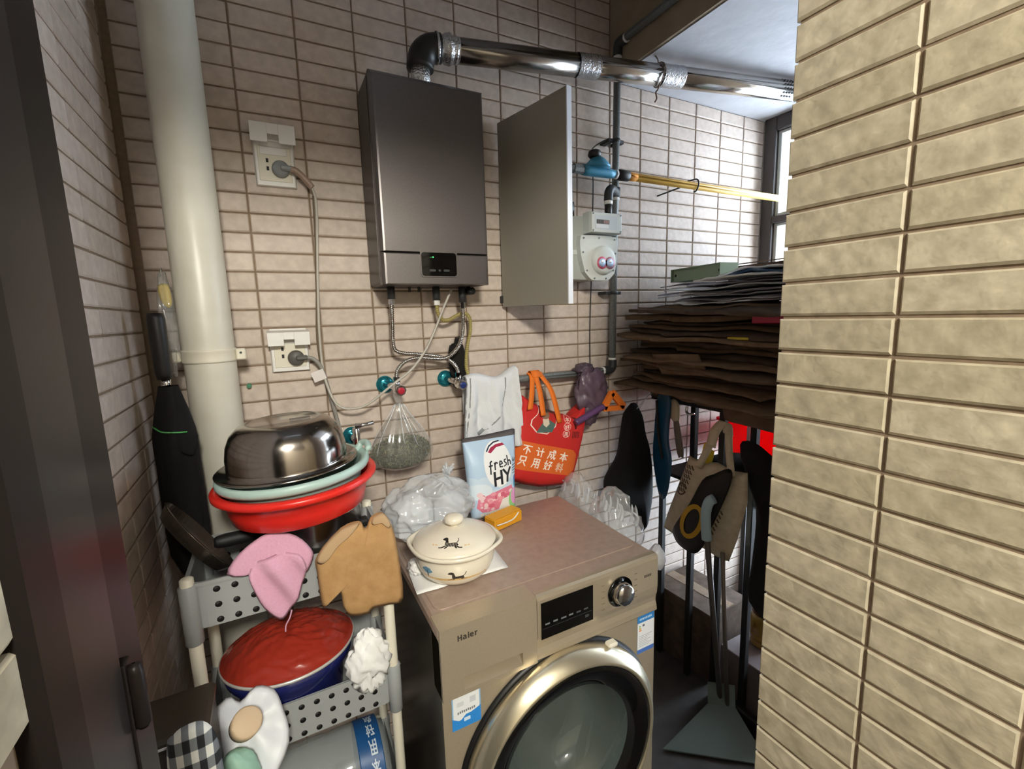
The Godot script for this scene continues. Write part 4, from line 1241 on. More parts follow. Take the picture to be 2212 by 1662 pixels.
func trolley_load() -> void:
	# stack on the top tray
	var c := Vector3(0.045, 0, 0.352)
	var xf := func(y: float, tilt: float) -> Transform3D: return Transform3D(Basis(Vector3.BACK, tilt), c + Vector3(0, y, 0))
	var sc := Vector3(0.07, 0.912, 0.341)
	var t := thing("saucepan", "steel saucepan with black handle under the red basin", "saucepan", sc)
	part("pan_body", lathe_mesh(V2([0.001, 0.0, 0.086, 0.0, 0.096, 0.008, 0.098, 0.02, 0.0995, 0.150, 0.103, 0.154, 0.102, 0.156, 0.0965, 0.154, 0.095, 0.02, 0.084, 0.006, 0.001, 0.005]), 48, Transform3D(Basis.IDENTITY, sc)), M.steel, t)
	part("handle", tube_mesh(spline(V3([-0.026, 1.03, 0.352, -0.075, 1.034, 0.358, -0.122, 1.036, 0.365])), [0.008, 0.009, 0.010, 0.011, 0.012, 0.013, 0.014, 0.014, 0.014, 0.014, 0.013, 0.012, 0.009].slice(0, 13), 12), M.black, t, "black plastic handle")
	part("side_lug", box_mesh(Vector3(0.15, 1.0, 0.34), Vector3(0.182, 1.016, 0.372), 0.004), M.black, t)
	t = thing("plastic_basin", "red plastic basin stacked over the steel saucepan", "basin", c + Vector3(0, 1.071, 0))
	part("basin_bowl", lathe_mesh(V2([0.001, 0.0, 0.122, 0.0, 0.133, 0.006, 0.139, 0.03, 0.144, 0.058, 0.160, 0.060, 0.164, 0.063, 0.1645, 0.07, 0.161, 0.0745, 0.150, 0.075, 0.146, 0.07, 0.137, 0.03, 0.128, 0.006, 0.001, 0.004]), 56, xf.call(1.071, 0.03)), M.red, t)
	t = thing("plastic_basin", "pale mint plastic basin nested inside the red basin", "basin", c + Vector3(0, 1.08, 0))
	part("basin_bowl", lathe_mesh(V2([0.001, 0.0, 0.112, 0.0, 0.122, 0.006, 0.132, 0.05, 0.135, 0.068, 0.150, 0.073, 0.153, 0.079, 0.152, 0.088, 0.147, 0.091, 0.141, 0.088, 0.133, 0.084, 0.130, 0.06, 0.118, 0.008, 0.001, 0.005]), 56, xf.call(1.08, 0.045)), M.mint, t)
	part("basin_grip", tube_mesh(spline(V3([0.172, 1.169, 0.325, 0.186, 1.186, 0.318, 0.196, 1.189, 0.335, 0.194, 1.182, 0.365])), 0.0075, 10), M.mint, t)
	# inverted bowl
	t = thing("mixing_bowl", "steel mixing bowl turned upside down on top of basins", "bowl", c + Vector3(-0.012, 1.155, 0))
	var bx := Transform3D(Basis(Vector3.BACK, 0.035), Vector3(0.03, 1.172, 0.350))
	part("bowl_shell", lathe_mesh(V2([0.132, 0.002, 0.139, 0.0, 0.141, 0.003, 0.138, 0.0055, 0.118, 0.004, 0.118, 0.012, 0.1175, 0.034, 0.113, 0.058, 0.104, 0.078, 0.090, 0.092, 0.075, 0.0985, 0.070, 0.0995, 0.066, 0.098, 0.001, 0.0975]), 64, bx), mat(Color("#a29a92"), 0.16, 1.0), t)
	part("base_stamp", box_mesh(Vector3(0.038, 1.2705, 0.352), Vector3(0.078, 1.2718, 0.372), 0.0, Basis(Vector3.BACK, 0.035)), mat(Color("#6a6460"), 0.4, 0.6), t)
	# leaning pan lid
	t = thing("frying_pan", "dark frying pan with bright rim leaning against the left wall", "frying pan", Vector3(-0.13, 0.96, 0.37))
	var pz := Vector3(0.79, 0.51, -0.20).normalized()
	var pxv := Vector3.UP.cross(pz).normalized()
	part("pan_dish", lathe_mesh(V2([0.001, -0.008, 0.078, -0.008, 0.09, 0.012, 0.0925, 0.013, 0.0905, 0.015, 0.08, -0.004, 0.001, -0.004]), 48, at_xf(Vector3(-0.152, 1.052, 0.37), pxv, pz, pxv.cross(pz))), mat(Color("#5a534d"), 0.22, 0.8), t)
	# gloves over the front rim
	var drape := func(x: float, y: float, h: float) -> Vector3:
		var z := 0.463 + h
		if y > 1.0:
			z -= (y - 1.0) * 0.2
		return Vector3(x, y, z)
	t = thing("cotton_glove", "pink cotton glove draped over the trolley top tray", "glove", Vector3(-0.02, 0.895, 0.463))
	part("glove_cuff", pillow(V2([-0.096, 1.009, -0.070, 1.044, -0.017, 1.069, 0.027, 1.051, 0.051, 1.020, 0.053, 0.999, 0.032, 0.970, -0.012, 0.991, -0.034, 1.014, -0.059, 0.998]), 0.008, drape, 9, 0.016, 1.3, 0.6), M.pink, t)
	part("glove_hand", pillow(V2([-0.060, 1.004, -0.041, 1.023, -0.009, 1.027, 0.028, 1.020, 0.039, 0.986, 0.020, 0.932, 0.000, 0.903, -0.017, 0.897, -0.042, 0.928, -0.055, 0.971]), 0.008, func(x, y, h): return drape.call(x, y, h + 0.007 + 0.006 * sin((x + y * 0.5) * 120.0)), 9, 0.014, 1.3, 0.6), M.pink, t)
	part("loose_thread", tube_mesh(spline(V3([0.005, 0.905, 0.467, 0.0, 0.89, 0.468, -0.008, 0.875, 0.466, -0.01, 0.862, 0.466])), 0.0015, 6), M.pink, t)
	var gs := V2([0.06, 1.008, 0.11, 1.051, 0.147, 1.057, 0.156, 1.041, 0.164, 1.044, 0.172, 1.06, 0.196, 1.064, 0.212, 1.036, 0.22, 0.985, 0.226, 0.861, 0.196, 0.855, 0.161, 0.858, 0.146, 0.849, 0.113, 0.857, 0.101, 0.881, 0.098, 0.913, 0.089, 0.918, 0.08, 0.914, 0.068, 0.897, 0.06, 0.9, 0.057, 0.974])
	t = thing("work_glove", "tan suede work glove hanging over the trolley tray corner", "glove", Vector3(0.14, 0.85, 0.47))
	part("glove_body", pillow(gs, 0.011, func(x, y, h): return drape.call(x, y, h + 0.01), 9, 0.009, 1.6, 0.55), M.suede, t)
	part("cuff_fold", pillow(V2([0.058, 1.0, 0.075, 1.025, 0.11, 1.05, 0.146, 1.056, 0.135, 1.04, 0.1, 1.018, 0.078, 0.995, 0.066, 0.99]), 0.007, func(x, y, h): return drape.call(x, y, h + 0.016), 6, 0.003, 2.0, 0.6), M.suede_in, t)
	part("cuff_fold", pillow(V2([0.172, 1.045, 0.174, 1.058, 0.196, 1.064, 0.21, 1.04, 0.205, 1.03, 0.19, 1.046]), 0.006, func(x, y, h): return drape.call(x, y, h + 0.016), 5, 0.002, 2.0, 0.6), M.suede_in, t)
	# blue pot on the middle tray under red film
	var pc := Vector3(-0.008, 0.60, 0.345)
	t = thing("stock_pot", "dark blue enamel pot with white rim on the middle tray", "pot", pc)
	part("pot_body", lathe_mesh(V2([0.001, 0.0, 0.094, 0.0, 0.104, 0.01, 0.108, 0.03, 0.112, 0.088, 0.134, 0.12, 0.140, 0.148, 0.134, 0.148, 0.128, 0.12, 0.106, 0.088, 0.10, 0.006, 0.001, 0.005]).map(func(v): return v * Vector2(0.97, 1)), 56, Transform3D(Basis.from_scale(Vector3(1, 1, 0.9)), pc)), M.blue_pot, t)
	part("rim_band", lathe_mesh(V2([0.1355, 0.146, 0.1385, 0.147, 0.1385, 0.152, 0.1355, 0.153, 0.129, 0.15]), 56, Transform3D(Basis.from_scale(Vector3(1, 1, 0.9)), pc)), mat(Color("#dedbd6"), 0.2, 0.4), t)
	t = thing("basin_cover", "red translucent plastic sheet covering the dark blue pot", "cover", pc + Vector3(0, 0.153, 0))
	var lst := ST()
	var P := []
	for i in 31:
		var row := []
		for j in 97:
			var a := TAU * (j % 96) / 96
			var r := 0.136 * (1.0 - i / 30.0)
			var y := 0.1535 + 0.052 * (1.0 - pow(r / 0.136, 2.2)) + (0.007 * absf(wob.get_noise_2d(r * cos(a) * 500 + 300, r * sin(a) * 900)) - 0.003 + 0.002 * wob.get_noise_2d(r * cos(a) * 2500, r * sin(a) * 2500)) * (1.0 if i > 0 else 0.0)
			row.append(pc + Vector3(r * cos(a), y, r * sin(a) * 0.9))
		P.append(row)
	lattice(lst, P)
	part("cover_dome", fin(lst), mat(Color("#9a3022"), 0.2), t)
	# tissue stuffed at the right end of the middle tray
	solo("crumpled_tissue", blob(Vector3(0.145, 0.722, 0.452), Vector3(0.036, 0.056, 0.018), 0.45, 1.1, 8, 24, 32, true), M.tissue, "crumpled white tissue on the trolley middle tray corner", "tissue")
	solo("cup", lathe_mesh(V2([0.001, 0.0, 0.024, 0.0, 0.028, 0.06, 0.026, 0.06, 0.022, 0.004, 0.001, 0.004]), 24, Transform3D(Basis.IDENTITY, Vector3(0.165, 0.603, 0.38))), M.iron, "small dark cup behind the crumpled tissue", "cup")
	# big bottle lying on the bottom tray
	t = thing("water_bottle", "large clear plastic water bottle with blue label on bottom tray", "bottle", Vector3(0.04, 0.295, 0.345))
	var bxf := at_xf(Vector3(0.04, 0.385, 0.355), Vector3.UP, Vector3(1, -0.06, 0).normalized(), Vector3.BACK)
	part("bottle_body", lathe_mesh(V2([0.02, -0.155, 0.024, -0.15, 0.03, -0.13, 0.075, -0.105, 0.088, -0.09, 0.09, -0.06, 0.086, -0.05, 0.09, -0.04, 0.09, 0.0, 0.086, 0.01, 0.09, 0.02, 0.09, 0.12, 0.08, 0.14, 0.001, 0.142]), 40, bxf), clear(Color(0.75, 0.78, 0.78), 0.3, 0.06), t)
	part("bottle_label", lathe_mesh(V2([0.0905, 0.07, 0.0915, 0.071, 0.0915, 0.125, 0.0905, 0.126]), 40, bxf), mat(Color("#1d4f86"), 0.35), t, "blue printed label")
	var img := canvas(256, 128, Color("#1d4f86"))
	var gi := 0
	for g in ["ben", "yong", "hao", "cheng"]:
		glyph(img, GL[g], Vector2(20 + gi * 58, 70), Vector2(0, -44), Vector2(44, 0), 6.0, Color("#c9d2dc"))
		gi += 1
	part("label_print", wrap_print(V2([0.0921, 0.072, 0.0921, 0.098, 0.0921, 0.124]), bxf, deg_to_rad(-35), deg_to_rad(75)), print_mat(img, 0.35), t)
	part("bottle_cap", cyl_mesh(bxf * Vector3(0, -0.185, 0), bxf * Vector3(0, -0.15, 0), 0.026, 20, 0.002), mat(Color("#2f66c0"), 0.4), t, "blue screw cap")
	# jar wrapped in white film hung at the front
	var jc := Vector3(-0.088, 0.705, 0.516)
	var jn := Vector3(-0.05, 0.62, 0.78).normalized()
	var jx := Vector3.UP.cross(jn).normalized()
	var jxf := at_xf(jc, jx, jn, jx.cross(jn))
	t = thing("wrapped_jar", "jar with round wooden lid wrapped in white plastic at trolley front", "jar", jc)
	var jw := jn.cross(jx)
	part("jar_lid", cyl_mesh(jc + jn * 0.012 + jw * 0.02 - jx * 0.006, jc + jn * 0.062 + jw * 0.026 + jx * 0.006, 0.0255, 28, 0.003), M.wood, t, "pale wooden lid")
	part("plastic_wrap", pillow(V2([-0.076, 0.036, -0.038, 0.076, -0.014, 0.062, 0.014, 0.080, 0.045, 0.064, 0.06, 0.026, 0.067, -0.03, 0.032, -0.078, -0.02, -0.056, -0.05, -0.062, -0.066, -0.02]), 0.024, func(x, y, h): return jc + jx * x + jw * y + jn * (h + 0.006 * sin(atan2(y - 0.02, x) * 5.0) * clampf(Vector2(x, y - 0.02).length() / 0.05, 0.0, 1.0)), 12, 0.03, 2.2, 0.9), mat(Color("#d9dce1"), 0.45), t)

# ------------------------------------------------------------------ on the washing machine
func dog(img: Image, o: Vector2, s: float, c: Color, stripes: bool) -> void:
	var P := func(a: Array) -> Array: return V2(a).map(func(v): return o + v * s)
	fill_poly(img, P.call([2, 0, 6, -1, 9, 1, 9, 4, 6, 5, 2, 4, 0, 3]), c)
	fill_poly(img, P.call([6, 3, 9, 2, 11, 9, 22, 8, 24, 14, 20, 16, 10, 16, 6, 13]), c)
	stroke(img, P.call([21, 10, 25, 5, 26, 1]), s * 1.1, c)
	stroke(img, P.call([8, 14, 3, 19, 0, 20]), s * 2.2, c)
	stroke(img, P.call([20, 14, 24, 19, 27, 20]), s * 2.2, c)
	stroke(img, P.call([10, 15, 7, 20]), s * 2.0, c)
	stroke(img, P.call([19, 15, 21, 20]), s * 2.0, c)
	if stripes:
		for k in 8:
			stroke(img, P.call([8.0 + k * 2.0, 8.0, 7.0 + k * 2.0, 16.0]), s * 0.5, Color("#cfc6b4"))

# wraps a picture on a surface of revolution: prof (r, y) from bottom to top, over the arc a0..a1
func wrap_print(prof: Array, xf: Transform3D, a0: float, a1: float) -> ArrayMesh:
	var st := ST()
	var n := 14
	var P := []
	for p in prof:
		var row := []
		for j in n + 1:
			var a := lerpf(a0, a1, float(j) / n)
			row.append(xf * Vector3(p.x * cos(a), p.y, p.x * sin(a)))
		P.append(row)
	for i in prof.size() - 1:
		for j in n:
			var k := [[i, j], [i + 1, j], [i + 1, j + 1], [i, j], [i + 1, j + 1], [i, j + 1]]
			for t in [0, 2, 1, 3, 5, 4]:
				st.set_uv(Vector2(1.0 - float(k[t][1]) / n, 1.0 - float(k[t][0]) / (prof.size() - 1)))
				st.add_vertex(P[k[t][0]][k[t][1]])
	return fin(st)

func washer_load() -> void:
	var c := Vector3(0.372, 0.8535, 0.418)
	# napkins under the casserole
	var nap := func(u: float, v: float) -> Vector3:
		var a := Vector3(0.258, 0, 0.468).lerp(Vector3(0.490, 0, 0.470), u)
		var b := Vector3(0.268, 0, 0.335).lerp(Vector3(0.500, 0, 0.365), u)
		var p := a.lerp(b, v)
		return Vector3(p.x, 0.8528 + 0.0016 * wob.get_noise_2d(p.x * 700, p.z * 700) + 0.0016, p.z)
	solo("paper_napkin", sheet(10, 8, nap, 0.001), M.tissue, "white folded paper napkin under the ceramic casserole", "napkin")
	solo("crumpled_tissue", blob(Vector3(0.283, 0.866, 0.372), Vector3(0.014, 0.013, 0.024), 0.5, 1.2, 5, 16, 22, true), M.tissue, "small crumpled tissue on the washer left of ceramic casserole", "tissue")
	var t := thing("casserole", "cream ceramic casserole with lid and striped dog pictures on washer", "casserole", c)
	var xf := Transform3D(Basis.IDENTITY, c + Vector3(0, 0.002, 0))
	var prof := V2([0.001, 0.0, 0.062, 0.0, 0.071, 0.003, 0.085, 0.016, 0.093, 0.034, 0.0965, 0.05, 0.097, 0.066, 0.098, 0.071, 0.106, 0.076, 0.109, 0.080, 0.108, 0.085, 0.103, 0.086, 0.099, 0.081, 0.092, 0.06, 0.066, 0.008, 0.001, 0.006])
	var ears := func(a: float, y: float) -> float:
		return 1.0 + (0.09 * pow(max(0.0, abs(cos(a - 0.5))), 24.0) if y > 0.073 and y < 0.0865 else 0.0)
	part("pot_body", lathe_mesh(prof, 72, xf, ears), M.ceramic, t)
	var lid := part("pot_lid", lathe_mesh(V2([0.099, 0.080, 0.1015, 0.084, 0.099, 0.089, 0.088, 0.097, 0.066, 0.108, 0.04, 0.116, 0.02, 0.118, 0.001, 0.1185]), 64, xf), M.ceramic, t)
	part("lid_knob", lathe_mesh(V2([0.01, 0.117, 0.0105, 0.122, 0.021, 0.127, 0.0245, 0.133, 0.022, 0.141, 0.012, 0.146, 0.001, 0.147]), 28, xf), M.ceramic, lid)
	# pictures: bottom band and lid
	var cream := Color("#ebe3d1")
	var img := canvas(384, 128, cream)
	fill_poly(img, V2([0, 98, 60, 92, 130, 96, 200, 92, 300, 100, 330, 108, 384, 112, 384, 128, 0, 128]), Color("#dcb878"))
	stroke(img, V2([60, 96, 62, 60]), 8, Color("#4a463f"))
	for q in [[44, 44], [58, 34], [72, 38], [80, 50], [54, 56], [68, 58]]:
		fill_poly(img, disc(Vector2(q[0], q[1]), 13, 11), Color("#6f9cb8"))
	stroke(img, V2([62, 70, 62, 44]), 4, Color("#39424a"))
	dog(img, Vector2(170, 44), 3.4, Color("#3a3630"), false)
	part("picture_band", wrap_print(V2([0.0905, 0.0265, 0.0938, 0.034, 0.0973, 0.05, 0.0978, 0.064]), xf, deg_to_rad(60), deg_to_rad(170)), print_mat(img, 0.16), t)
	img = canvas(256, 128, cream)
	dog(img, Vector2(70, 14), 4.4, Color("#2f2c2a"), true)
	for q in [[30, 84], [48, 80], [212, 88], [230, 92]]:
		fill_poly(img, disc(Vector2(q[0], q[1]), 8, 6), Color("#e2c08f"))
	part("lid_picture", wrap_print(V2([0.0885, 0.0974, 0.078, 0.1026, 0.0665, 0.1084, 0.05, 0.1137]), xf, deg_to_rad(78), deg_to_rad(158)), print_mat(img, 0.16), lid)
	# detergent pouch
	img = canvas(512, 768, Color("#b9d3ec"))
	for k in 26:
		fill_poly(img, disc(Vector2(rng.randf() * 512, 380 + rng.randf() * 160), 40 + rng.randf() * 40, 26, 18), Color("#c9def0"))
	fill_poly(img, disc(Vector2(90, 500), 120, 70), Color("#dbe9f4"))
	fill_poly(img, V2([80, 560, 200, 530, 330, 500, 400, 490, 420, 560, 360, 620, 300, 700, 110, 690, 60, 640]), Color("#dc7f97"))
	for k in 40:
		fill_poly(img, disc(Vector2(70 + rng.randf() * 320, 520 + rng.randf() * 170), 10 + rng.randf() * 22, 8 + rng.randf() * 16, 10), [Color("#e69bad"), Color("#cf6580"), Color("#eccdd4")][k % 3])
	fill_poly(img, V2([300, 600, 460, 560, 512, 600, 512, 768, 100, 768, 90, 700, 260, 690]), Color("#e2e4e2"))
	for k in 14:
		stroke(img, V2([120 + k * 22, 745 - k * 3, 132 + k * 22, 715 - k * 3]), 5, Color("#b9bcbc"))
	img.fill_rect(Rect2i(0, 0, 512, 58), Color("#5f5a5c"))
	fill_poly(img, disc(Vector2(290, 280), 132, 205), Color("#f2f4f6"))
	stroke(img, V2([205, 160, 235, 120, 285, 92, 335, 86]), 12, Color("#2a3348"))
	fill_poly(img, V2([215, 170, 245, 135, 300, 112, 365, 108, 385, 128, 300, 138, 240, 180]), Color("#a62c4c"))
	var ink := Color("#262a30")
	var Lt := func(st: Array, x: float, y: float, w: float, h: float, wd: float) -> void: glyph(img, st, Vector2(x, y), Vector2(w, -w * 0.12), Vector2(0, h), wd, ink)
	Lt.call([[7, 0, 4, 1, 3.4, 4, 3, 12], [1, 4, 7, 4]], 196, 250, 50, 90, 13)
	Lt.call([[2, 3, 2, 10], [2, 5, 5, 3, 8, 4]], 246, 240, 44, 84, 12)
	Lt.call([[2, 6.5, 8, 6, 7, 3.5, 4, 3, 2, 6, 3, 9, 8, 9.5]], 290, 236, 46, 80, 11)
	Lt.call([[8, 3, 4, 3, 3, 5, 7, 7, 7, 9, 2, 10]], 336, 230, 40, 78, 10)
	Lt.call([[2, 0, 2, 10], [2, 6, 6, 5, 8, 7, 8, 10]], 374, 222, 44, 84, 11)
	Lt.call([[1, 0, 1, 10], [9, 0, 9, 10], [1, 5, 9, 5]], 236, 350, 80, 120, 22)
	Lt.call([[0, 0, 5, 5, 9, 0], [5, 5, 4, 10]], 330, 336, 76, 116, 20)
	Lt.call([[6, 0, 1, 7, 9, 7], [6, 4, 6, 10]], 432, 250, 22, 40, 6)
	Lt.call([[2, 3, 2, 10], [5, 10, 5, 4, 8, 4, 8, 10]], 452, 246, 30, 40, 5)
	Lt.call([[3, 1, 5, 0, 5, 10]], 484, 240, 18, 44, 6)
	for k in 4:
		stroke(img, V2([424, 318 + k * 24, 490, 300 + k * 24]), 9, Color("#5d6674"))
	fill_poly(img, disc(Vector2(470, 470), 44, 80, 28, 0.2), Color("#3aa3cf"))
	fill_poly(img, disc(Vector2(462, 440), 34, 40, 28, 0.2), Color("#4a78c8"))
	fill_poly(img, disc(Vector2(420, 620), 62, 92, 28, 0.1), Color("#8fce8a"))
	fill_poly(img, disc(Vector2(428, 600), 46, 76, 28, 0.1), Color("#e39fd0"))
	var pouch := V2([0.503, 1.09, 0.505, 1.108, 0.55, 1.11, 0.6, 1.112, 0.65, 1.115, 0.682, 1.116, 0.684, 1.10, 0.678, 1.03, 0.668, 0.95, 0.662, 0.875, 0.655, 0.858, 0.6, 0.857, 0.55, 0.857, 0.515, 0.858, 0.508, 0.88, 0.506, 0.97, 0.504, 1.05])
	solo("detergent_pouch", pillow(pouch, 0.028, func(x, y, h): return Vector3(x, y, 0.19 - (y - 0.855) * 0.14 + h * clampf((1.112 - y) / 0.09, 0.05, 1.0)), 9, 0.005, 1.2, 0.6), print_mat(img, 0.3), "pale blue laundry pod pouch standing on the washer by red bag", "pouch")
	t = thing("card_box", "small orange cardboard box on the washer below blue pouch", "box", Vector3(0.59, 0.851, 0.24))
	var ob := Basis(Vector3.UP, 0.28)
	part("box_body", box_mesh(Vector3(0.535, 0.852, 0.222), Vector3(0.645, 0.886, 0.27), 0.002, ob), mat(Color("#dd9a1f"), 0.5), t)
	part("box_flap", box_mesh(Vector3(0.537, 0.8862, 0.223), Vector3(0.645, 0.8875, 0.262), 0.0, ob), mat(Color("#e6a92f"), 0.5), t)
	part("white_swoosh", tube_mesh(spline([Vector3(0.548, 0.874, 0.2895), Vector3(0.59, 0.870, 0.2755), Vector3(0.615, 0.872, 0.267), Vector3(0.635, 0.884, 0.2595)]), 0.0022, 6), M.white, t)
	# plastic wrapped package
	t = thing("plastic_package", "white packs knotted in a clear plastic bag at washer back left", "package", Vector3(0.36, 0.851, 0.21))
	part("white_pack", box_mesh(Vector3(0.272, 0.856, 0.165), Vector3(0.378, 0.985, 0.262), 0.03, Basis(Vector3.UP, 0.2)), mat(Color("#dfe3e8"), 0.7), t)
	part("white_pack", box_mesh(Vector3(0.392, 0.856, 0.155), Vector3(0.48, 0.972, 0.245), 0.026, Basis(Vector3.UP, -0.25)), mat(Color("#d6dae0"), 0.7), t)
	part("bag_film", blob(Vector3(0.374, 0.942, 0.209), Vector3(0.118, 0.082, 0.08), 0.17, 1.1, 13, 70, 100, true), clear(Color(0.93, 0.95, 0.97), 0.34, 0.1), t)
	var kn := ST()
	for k in 12:
		var a := TAU * k / 12
		tube(kn, spline(V3([0.44 + 0.045 * cos(a), 0.985 + 0.012 * sin(a * 2), 0.19 + 0.035 * sin(a), 0.438, 1.014, 0.19, 0.442 + 0.018 * cos(a), 1.04 + 0.012 * sin(a * 3), 0.19 + 0.014 * sin(a)]), 5), [0.004, 0.0035, 0.003, 0.003, 0.0025, 0.0025, 0.003, 0.0035, 0.004, 0.004, 0.003], 6)
	part("bag_knot", fin(kn), M.film_milky, t)
	# plastic film beside the washer
	for q in [[Vector3(0.915, 0.79, 0.18), Vector3(0.035, 0.10, 0.08), 21, "clear crumpled plastic sheet between red bag and washer back corner"], [Vector3(0.93, 0.785, 0.355), Vector3(0.045, 0.105, 0.085), 22, "clear crumpled plastic bag standing right of washer below black bag"]]:
		var o := thing("plastic_sheet", q[3], "plastic bag", q[0] - Vector3(0, 0.1, 0))
		part("sheet_body", blob(q[0], q[1], 0.42, 0.75, q[2], 30, 44, true), M.film, o)
		var fr := ST()
		for k in 11:
			var b: Vector3 = q[0] + Vector3(rng.randf_range(-0.01, 0.02), q[1].y * 0.5, lerpf(-q[1].z, q[1].z, k / 10.0))
			tube(fr, spline([b, b + Vector3(0.004, 0.028, 0.004), b + Vector3(rng.randf_range(-0.01, 0.012), 0.03 + rng.randf() * 0.035, rng.randf_range(-0.01, 0.008))], 4), [0.006, 0.0055, 0.005, 0.0045, 0.004, 0.0035, 0.003, 0.002, 0.001], 5)
		part("torn_edge", fin(fr), M.film_milky, o)
	solo("white_bag", blob(Vector3(0.884, 0.815, 0.575), Vector3(0.024, 0.036, 0.024), 0.25, 0.9, 31), mat(Color("#bfc0c6"), 0.5), "rolled white bag end beside washer front right corner", "bag")
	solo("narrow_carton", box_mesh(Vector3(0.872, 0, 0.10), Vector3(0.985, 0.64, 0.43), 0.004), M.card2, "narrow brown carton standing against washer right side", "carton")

# ------------------------------------------------------------------ hung along the back wall
func hung_on_wall() -> void:
	# herb bag on the hot valve
	var t := thing("herb_bag", "clear plastic bag of dried green herbs hanging from red-capped valve", "bag of herbs", Vector3(0.336, 1.03, 0.085))
	var bz := func(a: float, y: float) -> float: return 1.0 + (0.05 * sin(a * 9.0) + 0.04 * sin(a * 14.0 + 1.0)) * clampf((y - 1.06) / 0.1, 0.15, 1.0)
	var sq := Transform3D(Basis.from_scale(Vector3(1, 1, 0.62)), Vector3(0.336, 0, 0.085))
	part("bag_film", lathe_mesh(V2([0.001, 1.03, 0.05, 1.034, 0.085, 1.05, 0.096, 1.075, 0.09, 1.1, 0.07, 1.135, 0.045, 1.17, 0.022, 1.2, 0.009, 1.222, 0.008, 1.232, 0.014, 1.25, 0.012, 1.27, 0.001, 1.272]), 60, sq, bz), clear(Color(0.93, 0.94, 0.93), 0.11, 0.08), t)
	var streak := ST()
	for k in 8:
		var a := 0.2 + k * 0.79 + 0.2 * sin(k * 2.1)
		var p := []
		for q in [[0.013, 1.225], [0.03, 1.195], [0.056, 1.16], [0.08, 1.12], [0.093, 1.085 + 0.02 * (k % 3)]]:
			p.append(sq * Vector3(q[0] * 1.02 * cos(a), q[1], q[0] * 1.02 * sin(a)))
		tube(streak, spline(p, 4), [0.0022, 0.002, 0.0018, 0.0016, 0.0014, 0.0012, 0.0011, 0.001, 0.001, 0.001, 0.0009, 0.0009, 0.0008, 0.0007, 0.0006, 0.0005, 0.0004], 5)
	part("film_fold", fin(streak), M.film_milky, t)
	part("herb_heap", blob(Vector3(0.336, 1.082, 0.085), Vector3(0.082, 0.043, 0.046), 0.12, 3.0, 15), grain(mat(Color.WHITE, 0.95), noise_tex(32, 0.06, 128, Color("#232416"), Color("#45452c"), 4, 2.0), 14.0), t)
	var leaf := ST(false)
	facet(leaf, V3([-0.0014, 0, -0.005, 0.0014, 0, -0.005, 0.001, 0.0006, 0.005, -0.001, 0.0006, 0.005]), Vector3.UP)
	facet(leaf, V3([-0.0014, -0.0005, -0.005, 0.0014, -0.0005, -0.005, 0.001, 0.0001, 0.005, -0.001, 0.0001, 0.005]), Vector3.DOWN)
	var mm := MultiMesh.new()
	mm.transform_format = MultiMesh.TRANSFORM_3D
	mm.use_colors = true
	mm.mesh = fin(leaf)
	mm.instance_count = 2600
	for i in 2600:
		var d := Vector3(rng.randfn(), rng.randfn(), rng.randfn()).normalized()
		var p := Vector3(0.336, 1.082, 0.085) + d * Vector3(0.084, 0.045, 0.048) * rng.randf_range(0.92, 1.03)
		mm.set_instance_transform(i, Transform3D(Basis.from_euler(Vector3(rng.randf() * TAU, rng.randf() * TAU, rng.randf() * TAU)).scaled(Vector3.ONE * rng.randf_range(0.7, 1.5)), p))
		mm.set_instance_color(i, Color(0.05, 0.055, 0.025).lerp(Color(0.19, 0.19, 0.10), rng.randf()))
	var mi := MultiMeshInstance3D.new()
	mi.name = "herb_leaves"
	mi.multimesh = mm
	var hm := mat(Color.WHITE, 0.9)
	hm.vertex_color_use_as_albedo = true
	mi.material_override = hm
	mi.set_meta("kind", "stuff")
	t.add_child(mi)
	mi.position = -t.position
	# white cloth over the pipe
	t = thing("white_cloth", "white cloth garment with grey piping hung over the wall pipe", "cloth", Vector3(0.66, 1.08, 0.07))
	var cl := func(u: float, v: float) -> Vector3:
		var s := lerpf(-0.13, 0.24, v)
		var x := lerpf(0.562, 0.745, u) + (0.03 * (u - 0.5) * clampf(s / 0.2, 0, 1)) - 0.012 * clampf(s / 0.2, 0, 1)
		var top := 1.279 + 0.016 * sin(u * 7.0 + 0.6) * (0.5 + 0.5 * u) + 0.01 * u
		var y: float = top - abs(s) if abs(s) > 0.02 else top - s * s / 0.04
		var z := 0.05 + clampf(s / 0.02, -1, 1) * 0.024
		var fold := clampf(abs(s) / 0.1, 0.15, 1.0)
		z += (0.010 * sin(u * 13.0 + s * 9.0) + 0.006 * sin(u * 27.0 - s * 14.0) + 0.006 * wob.get_noise_2d(x * 900, y * 900)) * fold * (1.0 if s > 0 else 0.3)
		if s > 0:
			z += 0.018 * clampf(s / 0.2, 0, 1)
			y += 0.05 * (u - 0.5) * -1.0 * clampf(s / 0.24, 0, 1)
		return Vector3(x, max(y, 1.04), max(z, 0.008))
	part("cloth_body", sheet(44, 40, cl, 0.003), M.cloth, t)
	for q in [[0.74, 0.36, 0.30, 0.98], [0.0, 0.36, 0.0, 0.98], [0.06, 0.4, 0.02, 0.97]]:
		var p := []
		for i in 13:
			var s := i / 12.0
			var e: float = q[0] + (q[2] - q[0]) * pow(s, 2.2)
			p.append(cl.call(e, lerpf(q[1], q[3] if q[0] < 0.5 else 0.86, s)) + Vector3(0, 0, 0.0015))
		part("piping", tube_mesh(p, 0.0028, 6), M.piping, t)
	part("piping_end", tube_mesh([cl.call(0.32, 0.84) + Vector3(0, 0, 0.002), cl.call(0.24, 0.9) + Vector3(0, 0, 0.004)], 0.006, 8), M.piping, t)
	# red shopping bag
	var red := Color("#c9231f")
